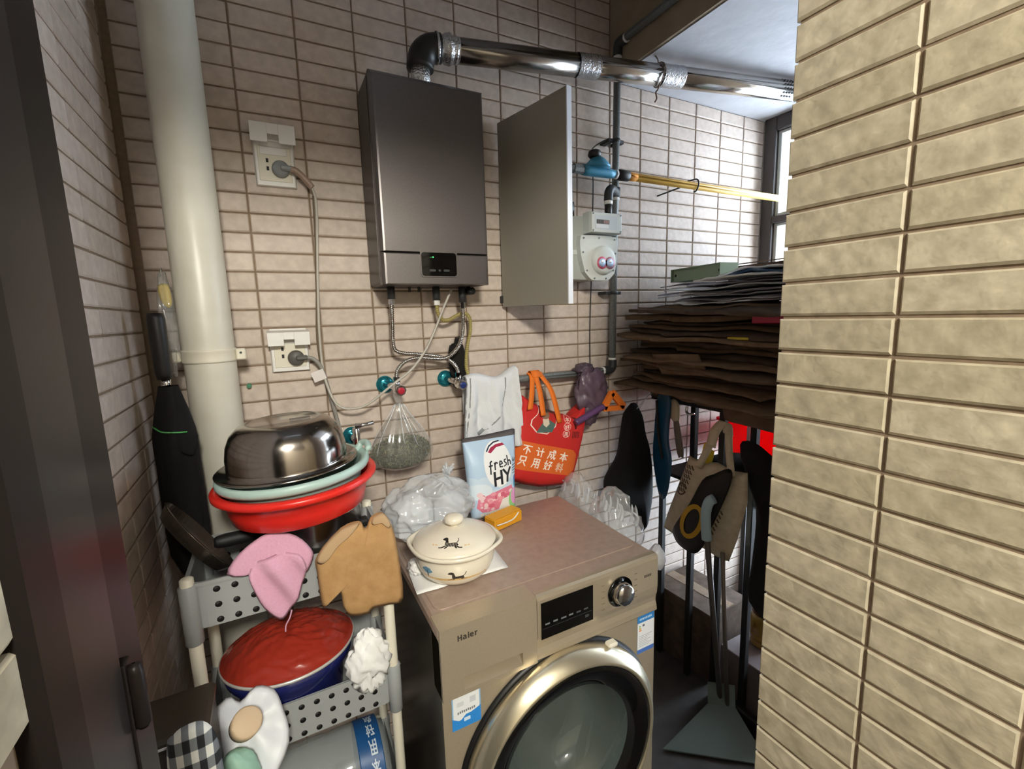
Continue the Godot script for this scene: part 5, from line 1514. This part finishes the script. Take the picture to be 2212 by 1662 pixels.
	var img := canvas(640, 768, red)
	for k in 5:
		stroke(img, V2([60 + k * 140, 0, 30 + k * 140, 768]), 10 + 12 * (k % 2), Color("#c42722"))
	fill_poly(img, V2([22, 352, 76, 334, 470, 476, 500, 520, 484, 630, 436, 676, 28, 540, 8, 470]), Color("#d9641f"))
	var w := Color("#f2e7dc")
	var ax := Vector2(57, 22)
	var ay := Vector2(-20, 64)
	var kk := 0
	for g in ["bu", "ji", "cheng", "ben"]:
		glyph(img, GL[g], Vector2(94 + kk * 92, 362 + kk * 36), ax, ay, 8.5, w)
		kk += 1
	kk = 0
	for g in ["zhi", "yong", "hao", "liao"]:
		glyph(img, GL[g], Vector2(60 + kk * 92, 440 + kk * 36), ax, ay, 8.5, w if kk < 3 else Color("#e0b9a0"))
		kk += 1
	var em := V2([196, 150, 226, 96, 296, 84, 350, 130, 360, 190, 330, 270, 260, 316, 180, 290, 140, 230, 150, 190])
	fill_poly(img, em, w)
	fill_poly(img, em.map(func(v): return Vector2(254, 200) + (v - Vector2(254, 200)) * 0.93), Color("#bd2620"))
	fill_poly(img, V2([200, 262, 180, 290, 300, 306, 330, 250, 290, 214, 240, 210]), Color("#4f6a63"))
	fill_poly(img, V2([232, 196, 280, 196, 284, 240, 256, 262, 234, 240]), Color("#d8c9b4"))
	fill_poly(img, disc(Vector2(262, 170), 34, 32), Color("#8a6b55"))
	fill_poly(img, V2([206, 150, 262, 92, 332, 146, 340, 178, 300, 160, 240, 152]), Color("#3a322b"))
	for k in 4:
		fill_poly(img, disc(Vector2(448 - k * 12, 176 + k * 54), 29, 29), Color("#e8b0a8"))
		fill_poly(img, disc(Vector2(448 - k * 12, 176 + k * 54), 24, 24), Color("#c9302b"))
		glyph(img, GL[["cheng", "ben", "hao", "yong"][k]], Vector2(432 - k * 12, 160 + k * 54), Vector2(32, 6), Vector2(-4, 32), 3.5, w)
	for k in 5:
		stroke(img, V2([470 + k * 13, 330 + k * 3, 464 + k * 13, 376 + k * 3]), 7, Color("#5c1513"))
	stroke(img, V2([488, 230, 492, 310]), 15, Color("#5c1513"))
	for k in 6:
		img.fill_rect(Rect2i(612, 210 + k * 22, 8, 15), Color("#d9641f"))
	t = thing("shopping_bag", "red fabric shopping bag with orange handles and white characters", "shopping bag", Vector3(0.82, 0.855, 0.09))
	var rb := V2([0.75, 1.212, 0.80, 1.175, 0.855, 1.145, 0.915, 1.122, 0.96, 1.112, 1.0, 1.142, 1.035, 1.168, 1.032, 1.12, 1.012, 1.03, 0.985, 0.94, 0.958, 0.862, 0.945, 0.852, 0.88, 0.858, 0.82, 0.866, 0.755, 0.888, 0.702, 0.915, 0.698, 0.925, 0.70, 0.98, 0.716, 1.07, 0.736, 1.15])
	part("bag_body", pillow(rb, 0.036, func(x, y, h): return Vector3(x, y, 0.076 + h), 9, 0.012, 0.9, 0.5, true), print_mat(img, 0.75), t)
	for q in [[0.765, 1.192, 0.802, 0.118], [0.815, 1.165, 0.818, 0.122], [0.885, 1.13, 0.842, 0.115]]:
		part("handle", strap([Vector3(q[0], q[1] - 0.03, q[3]), Vector3(lerpf(q[0], q[2], 0.5), 1.21, 0.1), Vector3(q[2], 1.262, 0.0715), Vector3(q[2], 1.277, 0.05)], 0.019), M.orange, t, "orange strap handle")
	part("handle", strap([Vector3(0.822, 1.262, 0.073), Vector3(0.822, 1.281, 0.06), Vector3(0.822, 1.281, 0.042), Vector3(0.822, 1.26, 0.03)], 0.036), M.orange, t)
	# purple bag knotted on the pipe
	t = thing("plastic_bag", "dark purple plastic bag tied round the wall pipe", "plastic bag", Vector3(1.04, 1.1, 0.085))
	part("bag_body", blob(Vector3(1.04, 1.19, 0.092), Vector3(0.058, 0.075, 0.026), 0.3, 0.9, 41, 26, 40, true), mat(Color("#5d4c5a"), 0.35), t)
	part("bag_knot", blob(Vector3(1.028, 1.268, 0.062), Vector3(0.036, 0.022, 0.03), 0.35, 1.0, 42, 18, 26, true), mat(Color("#4d3f4b"), 0.35), t)
	part("bag_tail", blob(Vector3(1.035, 1.12, 0.09), Vector3(0.03, 0.045, 0.016), 0.35, 1.0, 43, 18, 26, true), mat(Color("#574653"), 0.35), t)
	# purple and orange brush handle poking out of the bag
	t = thing("scraper", "purple handled tool with orange triangular end beside red bag", "scraper", Vector3(1.07, 1.14, 0.13))
	part("handle", tube_mesh(spline(V3([0.94, 1.095, 0.132, 1.0, 1.118, 0.134, 1.06, 1.14, 0.136])), 0.0115, 12), M.purple, t, "purple handle")
	var hs := ST(false)
	for b in [[Vector2(1.058, 1.132), Vector2(1.098, 1.188), 0.011], [Vector2(1.098, 1.188), Vector2(1.152, 1.128), 0.012], [Vector2(1.058, 1.132), Vector2(1.152, 1.126), 0.009]]:
		var a2: Vector2 = b[0]
		var b2: Vector2 = b[1]
		var nn: Vector2 = (b2 - a2).normalized().orthogonal() * b[2]
		prism(hs, [a2 - nn, b2 - nn, b2 + nn, a2 + nn], 0.014, at_xf(Vector3(0, 0, 0.13), Vector3.RIGHT, Vector3.UP, Vector3.BACK))
	part("triangle_end", fin(hs), M.orange, t)

# a flat band of width w along points, broad side to the room
func strap(p: Array, w: float, th := 0.002) -> ArrayMesh:
	var s := spline(p, 5)
	return sheet(s.size() - 1, 1, func(a, b): return s[int(round(a * (s.size() - 1)))] + Vector3((0.5 - b) * w, 0, 0), th)

# ------------------------------------------------------------------ left corner
func left_corner() -> void:
	var t := thing("umbrella", "black folded umbrella hanging left of the drain pipe", "umbrella", Vector3(-0.19, 0.96, 0.2))
	part("handle", lathe_mesh(V2([0.001, 1.36, 0.013, 1.36, 0.0155, 1.375, 0.0165, 1.44, 0.0165, 1.49, 0.0145, 1.502, 0.001, 1.503]), 20, Transform3D(Basis.IDENTITY, Vector3(-0.193, 0, 0.2))), M.dark, t)
	part("ferrule", cyl_mesh(Vector3(-0.193, 1.335, 0.2), Vector3(-0.19, 1.362, 0.2), 0.009, 14), M.chrome, t, "chrome ferrule")
	var fol := func(a: float, y: float) -> float: return 1.0 + 0.14 * sin(a * 6.0 + y * 9.0)
	part("folded_canopy", lathe_mesh(V2([0.008, 0.90, 0.02, 0.91, 0.034, 0.96, 0.037, 1.02, 0.037, 1.12, 0.038, 1.22, 0.037, 1.245, 0.03, 1.29, 0.018, 1.345]), 40, at_xf(Vector3(-0.188, 0, 0.2), Vector3.RIGHT, Vector3.UP, Vector3.BACK), fol), M.black_cloth, t)
	part("strap_flap", pillow(V2([-0.19, 1.25, -0.16, 1.245, -0.142, 1.236, -0.15, 1.205, -0.16, 1.19, -0.185, 1.21]), 0.006, func(x, y, h): return Vector3(x, y, 0.232 + h), 5), M.black_cloth, t)
	part("green_trim", tube_mesh(spline(V3([-0.222, 1.262, 0.218, -0.205, 1.252, 0.236, -0.18, 1.248, 0.240, -0.16, 1.246, 0.236])), 0.0018, 6), mat(Color("#4fae5a"), 0.5), t, "thin green trim")
	t = thing("clear_bag", "clear plastic bag with yellow packet behind the black umbrella", "plastic bag", Vector3(-0.185, 1.38, 0.1))
	part("bag_film", blob(Vector3(-0.186, 1.48, 0.10), Vector3(0.014, 0.10, 0.035), 0.3, 1.2, 51, 26, 30, true), M.film, t)
	part("yellow_packet", pillow(V2([-0.197, 1.565, -0.177, 1.567, -0.173, 1.53, -0.18, 1.515, -0.192, 1.525]), 0.004, func(x, y, h): return Vector3(x, y, 0.112 + h), 5), M.yellow, t)
	# dark bin in front of the trolley
	t = thing("storage_bin", "tall dark brown bin with chrome strip beside the doorway", "bin", Vector3(-0.183, 0, 0.585))
	part("bin_body", box_mesh(Vector3(-0.236, 0, 0.525), Vector3(-0.128, 0.83, 0.625), 0.006), mat(Color("#2f2820"), 0.5), t)
	part("bin_lid", box_mesh(Vector3(-0.239, 0.831, 0.522), Vector3(-0.125, 0.85, 0.63), 0.006), mat(Color("#3a3226"), 0.4), t)
	part("chrome_strip", box_mesh(Vector3(-0.22, 0.836, 0.630), Vector3(-0.145, 0.841, 0.633), 0.001), M.chrome, t)
	# checked cloth and green bag hung over the bin front
	var img := canvas(128, 160, Color("#1c1d20"))
	for i in 4:
		for j in 5:
			img.fill_rect(Rect2i(i * 32, j * 32, 16, 16), Color("#d9d9d0"))
			img.fill_rect(Rect2i(i * 32 + 16, j * 32, 16, 16), Color("#6f7376"))
			img.fill_rect(Rect2i(i * 32, j * 32 + 16, 16, 16), Color("#777b7c"))
	solo("checked_cloth", pillow(V2([-0.176, 0.85, -0.165, 0.872, -0.15, 0.88, -0.128, 0.878, -0.114, 0.85, -0.11, 0.79, -0.112, 0.70, -0.15, 0.692, -0.182, 0.70]), 0.016, func(x, y, h): return Vector3(x, y, 0.652 + h), 7, 0.02, 1.6, 0.6), print_mat(img, 0.85), "black and white checked cloth bundle in front of dark bin", "cloth")
	t = thing("green_bag", "pale green plastic bag below the wrapped jar", "plastic bag", Vector3(-0.1, 0.62, 0.58))
	part("bag_body", blob(Vector3(-0.105, 0.68, 0.57), Vector3(0.034, 0.05, 0.026), 0.25, 0.9, 61), mat(Color("#8fb5a0"), 0.5), t)
	part("dark_patch", cyl_mesh(Vector3(-0.115, 0.706, 0.578), Vector3(-0.116, 0.71, 0.588), 0.009, 12), mat(Color("#4a5a54"), 0.6), t)

# ------------------------------------------------------------------ rack with cardboard
func rack() -> void:
	var t := thing("metal_rack", "black metal rack under the cardboard stack by the window", "rack", Vector3(1.70, 0, 0.37))
	var shelf := box_mesh(Vector3(1.385, 1.118, 0.04), Vector3(2.0, 1.138, 0.76), 0.003)
	part("shelf", shelf, M.black, t)
	part("shelf", box_mesh(Vector3(1.42, 0.80, 0.05), Vector3(2.0, 0.815, 0.72), 0.003), M.black, t)
	for x in [1.40, 1.985]:
		for z in ([0.10, 0.25, 0.375, 0.495, 0.63] if x < 1.5 else [0.07, 0.7]):
			part("post", box_mesh(Vector3(x - 0.011, 0, z - 0.011), Vector3(x + 0.011, 1.118, z + 0.011), 0.002), M.black, t)

# one flattened sheet, a little warped, drooping by "drop" at its left end
func flat_sheet(x0: float, x1: float, z0: float, z1: float, y: float, th: float, turn: float, curl: float, sd: int) -> ArrayMesh:
	var c := Vector3((x0 + x1) / 2, 0, (z0 + z1) / 2)
	var q := Basis(Vector3.UP, turn)
	var f := func(u: float, v: float) -> Vector3:
		var p := Vector3(lerpf(x0, x1, u), 0, lerpf(z1, z0, v)) - c
		p.x += 0.05 * wob.get_noise_2d(v * 110, sd * 31) * pow(1.0 - u, 2.0)
		p = q * p + c
		# the whole pile sags alike, each left edge curls a little by itself
		p.y = y + th + 0.022 * wob.get_noise_2d(p.x * 60, p.z * 60) - 0.006 * pow(1.0 - u, 3.0) + curl * pow(1.0 - u, 6.0) * (0.4 + wob.get_noise_2d(v * 70, sd * 17))
		p.z = max(p.z, 0.006)
		return p
	return sheet(14, 16, f, th)

const ORD := ["first", "second", "third", "fourth", "fifth", "sixth", "seventh", "eighth", "ninth", "tenth", "eleventh", "twelfth", "thirteenth", "fourteenth", "fifteenth", "sixteenth", "seventeenth", "eighteenth", "nineteenth", "twentieth"]

func rack_load() -> void:
	var y := 1.146
	for k in 20:
		var th := rng.randf_range(0.006, 0.0125)
		if k % 5 == 2:
			th = 0.018
		var x0 := rng.randf_range(1.225, 1.37)
		if k in [3, 9, 13, 18]:
			x0 = 1.212
		if k < 3:
			x0 = 1.35 - 0.02 * k
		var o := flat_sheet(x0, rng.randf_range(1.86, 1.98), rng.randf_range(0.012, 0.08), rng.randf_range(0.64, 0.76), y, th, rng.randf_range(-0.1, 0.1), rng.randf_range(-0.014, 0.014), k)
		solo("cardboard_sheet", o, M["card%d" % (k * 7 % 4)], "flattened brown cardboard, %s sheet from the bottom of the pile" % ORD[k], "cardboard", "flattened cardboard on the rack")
		y += th + rng.randf_range(0.003, 0.009)
	# flaps hanging from the pile
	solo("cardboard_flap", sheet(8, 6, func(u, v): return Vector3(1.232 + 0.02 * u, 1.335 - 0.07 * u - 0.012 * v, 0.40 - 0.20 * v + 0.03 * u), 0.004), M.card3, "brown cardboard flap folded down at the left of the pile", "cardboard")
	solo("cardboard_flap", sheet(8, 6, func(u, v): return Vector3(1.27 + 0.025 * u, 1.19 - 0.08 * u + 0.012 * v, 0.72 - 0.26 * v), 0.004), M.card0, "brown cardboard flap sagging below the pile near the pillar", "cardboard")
	y += 0.004
	var yp := y
	for k in 11:
		var th := rng.randf_range(0.0025, 0.005)
		var o := flat_sheet(rng.randf_range(1.29, 1.42), rng.randf_range(1.62, 1.80), rng.randf_range(0.05, 0.2), rng.randf_range(0.58, 0.72), y, th, rng.randf_range(-0.22, 0.22), rng.randf_range(-0.012, 0.012), 60 + k)
		solo("paper_sheaf", o, M["paper%d" % (k * 5 % 4)], "pale paper sheaf, %s from the bottom of the papers on the pile" % ORD[k], "papers", "papers on the cardboard pile")
		y += th + rng.randf_range(0.0015, 0.004)
	for k in 3:
		var mg := flat_sheet(1.30 + 0.015 * k, 1.56, 0.33 + 0.03 * k, 0.74, y, 0.006, 0.06 - 0.07 * k, 0.012, 90 + k)
		solo("magazine", mg, mat([Color("#eceef0"), Color("#33557c"), Color("#f2f2f2")][k], 0.4), ["white magazine under the blue one on the papers", "blue covered magazine between two white ones on the papers", "topmost white magazine on the papers near the pillar"][k], "magazine", "magazines on the papers")
		y += 0.0085
	y -= 0.022
	# coloured edges in the pile
	solo("red_folder", box_mesh(Vector3(1.262, 1.432, 0.56), Vector3(1.30, 1.462, 0.74), 0.002, Basis(Vector3.UP, 0.05)), mat(Color("#b51f45"), 0.4), "red folder edge sticking out of the pile near the pillar", "folder")
	solo("yellow_ruler", box_mesh(Vector3(1.232, 1.385, 0.50), Vector3(1.25, 1.392, 0.62), 0.001, Basis(Vector3.UP, -0.05)), M.yellow, "thin yellow strip sticking out of the cardboard pile", "strip")
	# green box and brown box on top
	var t := thing("green_box", "sage green open box lying on the papers", "box", Vector3(1.46, y, 0.2))
	var gq := Basis(Vector3.UP, -0.15)
	var go := Vector3(1.47, y + 0.010, 0.205)
	var gst := ST(false)
	for b in [[Vector3(-0.04, 0, -0.13), Vector3(0.04, 0.003, 0.13)], [Vector3(-0.04, 0.046, -0.13), Vector3(0.04, 0.049, 0.13)], [Vector3(-0.04, 0.003, -0.13), Vector3(0.04, 0.046, -0.127)], [Vector3(-0.04, 0.003, 0.127), Vector3(0.04, 0.046, 0.13)], [Vector3(-0.028, 0.003, -0.127), Vector3(-0.025, 0.046, 0.127)]]:
		var cc: Vector3 = (b[0] + b[1]) / 2
		var hh: Vector3 = (b[1] - b[0]) / 2
		box(gst, go + gq * cc - hh, go + gq * cc + hh, 0.0, gq)
	part("box_shell", fin(gst), M.sage, t)
	for z in [-0.115, 0.115]:
		var hc := go + gq * Vector3(-0.0285, 0.025, z)
		part("finger_hole", cyl_mesh(hc - gq * Vector3(0.001, 0, 0), hc + gq * Vector3(0.001, 0, 0), 0.005, 10), M.dark, t)
	t = thing("brown_carton", "brown cardboard carton lying beside the window on the pile", "carton", Vector3(1.9, yp, 0.3))
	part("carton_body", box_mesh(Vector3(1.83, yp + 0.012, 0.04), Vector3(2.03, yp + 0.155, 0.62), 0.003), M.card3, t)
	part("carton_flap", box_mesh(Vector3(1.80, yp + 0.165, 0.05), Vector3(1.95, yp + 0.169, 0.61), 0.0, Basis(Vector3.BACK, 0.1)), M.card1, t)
	# on the lower shelf
	var red_glow := mat(Color("#e8182f"), 0.4)
	red_glow.backlight_enabled = true
	red_glow.backlight = Color(0.9, 0.12, 0.14)
	t = thing("red_crate", "bright red plastic crate on the lower shelf by window", "crate", Vector3(1.88, 0.815, 0.22))
	part("crate_body", box_mesh(Vector3(1.80, 0.816, 0.05), Vector3(1.97, 0.975, 0.62), 0.006), red_glow, t)
	part("crate_rim", box_mesh(Vector3(1.785, 0.976, 0.04), Vector3(1.975, 0.992, 0.63), 0.004), red_glow, t)
	part("white_band", box_mesh(Vector3(1.796, 0.82, 0.19), Vector3(1.7995, 0.974, 0.205), 0.0), M.white, t)
	solo("green_strip", box_mesh(Vector3(1.44, 0.818, 0.205), Vector3(1.445, 1.10, 0.222), 0.001, Basis(Vector3.UP, 0.3)), mat(Color("#1f6b3a"), 0.4), "narrow green plastic strip standing on the lower shelf", "strip")
	solo("folded_fabric", blob(Vector3(1.60, 0.862, 0.34), Vector3(0.13, 0.05, 0.15), 0.18, 0.8, 71), M.black_cloth, "black folded fabric on the lower shelf behind canvas bag", "fabric")

func hung_on_rack() -> void:
	var face := func(x0: float) -> Callable: return func(z, y, h): return Vector3(x0 - h, y, z)
	# black cloth bag by the wall
	var bb := V2([1.205, 1.12, 1.245, 1.125, 1.262, 1.09, 1.275, 1.03, 1.30, 0.96, 1.318, 0.86, 1.322, 0.74, 1.31, 0.66, 1.29, 0.588, 1.27, 0.62, 1.228, 0.68, 1.16, 0.715, 1.105, 0.752, 1.092, 0.825, 1.125, 0.88, 1.165, 0.935, 1.185, 1.03])
	var t := thing("cloth_bag", "black cloth bag hanging by strings near the back wall", "bag", Vector3(1.22, 0.588, 0.13))
	part("bag_body", pillow(bb, 0.045, func(x, y, h): return Vector3(x, y, 0.105 + h), 8, 0.02, 0.8, 0.5), M.black_cloth, t)
	for x in [1.225, 1.24]:
		part("string", tube_mesh(spline(V3([x, 1.11, 0.13, 1.29, 1.15, 0.12, 1.392, 1.178, 0.1])), 0.0015, 5), M.cable_white, t)
	# dark blue bag
	t = thing("nylon_bag", "dark blue shiny nylon bag hanging beside black bag", "bag", Vector3(1.37, 0.75, 0.18))
	part("bag_body", pillow(V2([0.15, 1.17, 0.185, 1.195, 0.215, 1.15, 0.205, 1.0, 0.225, 0.90, 0.205, 0.77, 0.165, 0.76, 0.13, 0.90, 0.135, 1.02]), 0.014, face.call(1.312), 8, 0.012, 0.9, 0.6), M.navy, t)
	part("strap", tube_mesh(spline(V3([1.296, 1.14, 0.16, 1.292, 1.02, 0.175, 1.29, 0.92, 0.20])), 0.005, 8), M.black, t)
	# back brush
	t = thing("back_brush", "beige long-handled brush hanging on the rack side", "brush", Vector3(1.36, 0.93, 0.23))
	part("brush_head", pillow(V2([0.19, 1.125, 0.207, 1.15, 0.232, 1.14, 0.24, 1.11, 0.238, 1.07, 0.215, 1.06, 0.2, 1.08]), 0.01, face.call(1.33), 6), mat(Color("#c0b396"), 0.6), t)
	part("brush_handle", pillow(V2([0.212, 1.075, 0.236, 1.075, 0.266, 0.945, 0.252, 0.935, 0.236, 0.94]), 0.007, face.call(1.33), 5), mat(Color("#6d6356"), 0.6), t)
	# metal hooks
	t = thing("rack_hook", "small chrome hook under the rack shelf", "hook", Vector3(1.38, 1.09, 0.24))
	part("hook_rod", tube_mesh(spline(V3([1.375, 1.118, 0.235, 1.372, 1.10, 0.235, 1.368, 1.093, 0.25, 1.366, 1.098, 0.275])), 0.005, 8), M.chrome, t)
	# canvas tote
	var img := canvas(256, 320, Color("#cabc9f"))
	var nz := noise_img(77, 0.03, 256, Color("#c3b497"), Color("#d2c4a9"), 4, 1.5)
	img.blit_rect(nz, Rect2i(0, 0, 256, 256), Vector2i.ZERO)
	img.blit_rect(nz, Rect2i(0, 0, 256, 64), Vector2i(0, 256))
	for k in 3:
		for j in 6:
			stroke(img, V2([84 + k * 9 - j * 5, 36 + j * 18, 90 + k * 9 - j * 5, 36 + j * 18 + 11]), 5, Color("#5a4c3c"))
	stroke(img, disc(Vector2(70, 128), 14, 22, 16, 0.3), 5, Color("#5a4c3c"))
	for k in 8:
		stroke(img, V2([196 - k * 5, 150 + k * 16, 200 - k * 5, 158 + k * 16]), 5, Color("#6a5c4a"))
	t = thing("canvas_tote", "beige canvas tote bag with dark print hanging on the rack", "tote bag", Vector3(1.345, 0.62, 0.37))
	var tb := V2([0.30, 0.955, 0.35, 0.945, 0.42, 0.962, 0.48, 0.95, 0.53, 0.958, 0.535, 0.86, 0.505, 0.72, 0.478, 0.63, 0.43, 0.624, 0.33, 0.632, 0.25, 0.622, 0.185, 0.632, 0.205, 0.70, 0.25, 0.82])
	part("bag_body", pillow(tb, 0.022, face.call(1.32), 9, 0.014, 0.9, 0.5, true), print_mat(img, 0.95), t)
	var hoop := spline(V3([1.30, 0.93, 0.355, 1.295, 1.0, 0.395, 1.30, 1.07, 0.42, 1.32, 1.105, 0.445, 1.30, 1.09, 0.468, 1.295, 1.02, 0.478, 1.30, 0.94, 0.486]), 5)
	part("handle", sheet(hoop.size() - 1, 1, func(a, b): return hoop[int(round(a * (hoop.size() - 1)))] + Vector3(0.004 * (b - 0.5), 0.004 * (0.5 - b), 0.024 * (b - 0.5)), 0.003), M.canvas, t)
	var hoop2 := spline(V3([1.296, 1.02, 0.41, 1.294, 1.075, 0.425, 1.31, 1.11, 0.45, 1.294, 1.075, 0.472]), 5)
	part("handle", sheet(hoop2.size() - 1, 1, func(a, b): return hoop2[int(round(a * (hoop2.size() - 1)))] + Vector3(0, 0.004 * (0.5 - b), 0.036 * (b - 0.5)), 0.004), M.canvas, t)
	solo("yellow_packet", pillow(V2([0.345, 0.94, 0.385, 0.94, 0.40, 0.99, 0.385, 1.0, 0.378, 1.02, 0.36, 1.015, 0.355, 0.995]), 0.01, face.call(1.325), 5), M.yellow, "yellow packet poking out of the canvas tote", "packet")
	# racket cover
	t = thing("racket_cover", "black racket cover with yellow oval hung over canvas tote", "racket cover", Vector3(1.31, 0.61, 0.36))
	part("cover_body", pillow(V2([0.485, 0.965, 0.43, 0.93, 0.385, 0.895, 0.333, 0.79, 0.265, 0.675, 0.268, 0.635, 0.30, 0.612, 0.362, 0.612, 0.40, 0.66, 0.428, 0.735, 0.475, 0.855, 0.5, 0.94]), 0.012, face.call(1.288), 8, 0.004, 0.9, 0.6), mat(Color("#17130f"), 0.5), t)
	var ov := ST(false)
	var ring_in := disc(Vector2.ZERO, 0.026, 0.058, 26, -0.45)
	var ring_out := disc(Vector2.ZERO, 0.043, 0.076, 26, -0.45)
	for i in 26:
		var j := (i + 1) % 26
		prism(ov, [ring_in[i], ring_out[i], ring_out[j], ring_in[j]], 0.0015, at_xf(Vector3(1.2755, 0.735, 0.356), Vector3.BACK, Vector3.UP, Vector3.LEFT))
	part("yellow_oval", fin(ov), mat(Color("#c79a1e"), 0.5), t)
	# black coat near the pillar
	solo("black_coat", pillow(V2([0.47, 1.03, 0.52, 1.05, 0.60, 1.01, 0.68, 0.98, 0.70, 0.80, 0.69, 0.55, 0.62, 0.46, 0.53, 0.50, 0.535, 0.60, 0.545, 0.80, 0.525, 0.94]), 0.03, face.call(1.36), 7, 0.02, 0.7, 0.5), M.black_cloth, "black coat hanging on the rack next to tiled pillar", "coat")

# ------------------------------------------------------------------ floor on the right
func floor_things() -> void:
	var t := thing("dustpan", "grey green dustpan with tall pole and pale blue grip", "dustpan", Vector3(1.22, 0, 0.5))
	var st := ST(false)
	var pan := V2([1.07, -0.43, 1.12, -0.405, 1.30, -0.415, 1.36, -0.44, 1.40, -0.60, 1.31, -0.65])
	var pts := V3([1.06, 0.012, 0.45, 1.29, 0.07, 0.44, 1.36, 0.07, 0.50, 1.315, 0.012, 0.66])
	facet(st, pts, Vector3.UP)
	facet(st, pts.map(func(v): return v - Vector3(0, 0.005, 0)), Vector3.DOWN)
	for i in 4:
		facet(st, [pts[i], pts[(i + 1) % 4], pts[(i + 1) % 4] - Vector3(0, 0.005, 0), pts[i] - Vector3(0, 0.005, 0)], Vector3(pts[i].x + pts[(i + 1) % 4].x - 2.5, 0, pts[i].z + pts[(i + 1) % 4].z - 1.03))
	part("pan_blade", fin(st), M.grey_green, t)
	st = ST(false)
	facet(st, [pts[1], pts[2], pts[2] + Vector3(0.02, 0.06, -0.02), pts[1] + Vector3(0.02, 0.06, -0.02)], Vector3(-1, 0, 1))
	facet(st, [pts[1] + Vector3(0.004, 0, -0.003), pts[2] + Vector3(0.004, 0, -0.003), pts[2] + Vector3(0.024, 0.06, -0.023), pts[1] + Vector3(0.024, 0.06, -0.023)], Vector3(1, 0, -1))
	part("pan_back", fin(st), M.grey_green, t)
	part("pole", cyl_mesh(Vector3(1.335, 0.08, 0.455), Vector3(1.262, 0.72, 0.432), 0.0095, 14), mat(Color("#5f5a56"), 0.4, 0.4), t)
	part("grip", tube_mesh(spline(V3([1.263, 0.705, 0.432, 1.258, 0.76, 0.43, 1.255, 0.81, 0.432, 1.256, 0.845, 0.442, 1.262, 0.858, 0.455])), 0.0165, 14), M.pale_blue, t, "pale blue plastic grip")
	t = thing("broom", "thin metal broom pole leaning behind the dustpan pole", "broom", Vector3(1.33, 0.0, 0.47))
	part("pole", cyl_mesh(Vector3(1.345, 0.06, 0.478), Vector3(1.302, 0.66, 0.465), 0.0075, 12), mat(Color("#7d7369"), 0.35, 0.6), t)
	part("broom_head", box_mesh(Vector3(1.36, 0.004, 0.44), Vector3(1.39, 0.075, 0.60), 0.006), M.dark, t)
	t = thing("carton", "brown taped cardboard carton on the floor behind dustpan", "carton", Vector3(1.55, 0, 0.17))
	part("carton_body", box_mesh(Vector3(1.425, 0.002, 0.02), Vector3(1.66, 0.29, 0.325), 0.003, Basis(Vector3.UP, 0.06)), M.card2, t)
	part("packing_tape", box_mesh(Vector3(1.52, 0.2905, 0.022), Vector3(1.57, 0.2915, 0.322), 0.0, Basis(Vector3.UP, 0.06)), clear(Color(0.6, 0.5, 0.4), 0.5, 0.2), t)
	t = thing("carton", "grey brown carton on the floor close to tiled pillar", "carton", Vector3(1.56, 0, 0.5))
	part("carton_body", box_mesh(Vector3(1.44, 0.002, 0.37), Vector3(1.69, 0.20, 0.66), 0.003), grain(mat(Color.WHITE, 0.8), noise_tex(33, 0.03, 64, Color("#6d5f5e"), Color("#7b6d6b")), 5.0), t)
	t = thing("storage_jar", "amber jar with brown lid standing on grey brown carton", "jar", Vector3(1.585, 0.2, 0.45))
	part("jar_body", lathe_mesh(V2([0.001, 0.0, 0.045, 0.0, 0.05, 0.006, 0.05, 0.02, 0.047, 0.024, 0.05, 0.03, 0.05, 0.045, 0.047, 0.05, 0.05, 0.055, 0.05, 0.11, 0.042, 0.125, 0.001, 0.126]), 28, Transform3D(Basis.IDENTITY, Vector3(1.585, 0.201, 0.45))), mat(Color("#8a6a2a"), 0.25), t)
	part("jar_lid", cyl_mesh(Vector3(1.585, 0.327, 0.45), Vector3(1.585, 0.358, 0.45), 0.046, 24, 0.004), mat(Color("#6b3a22"), 0.35), t)
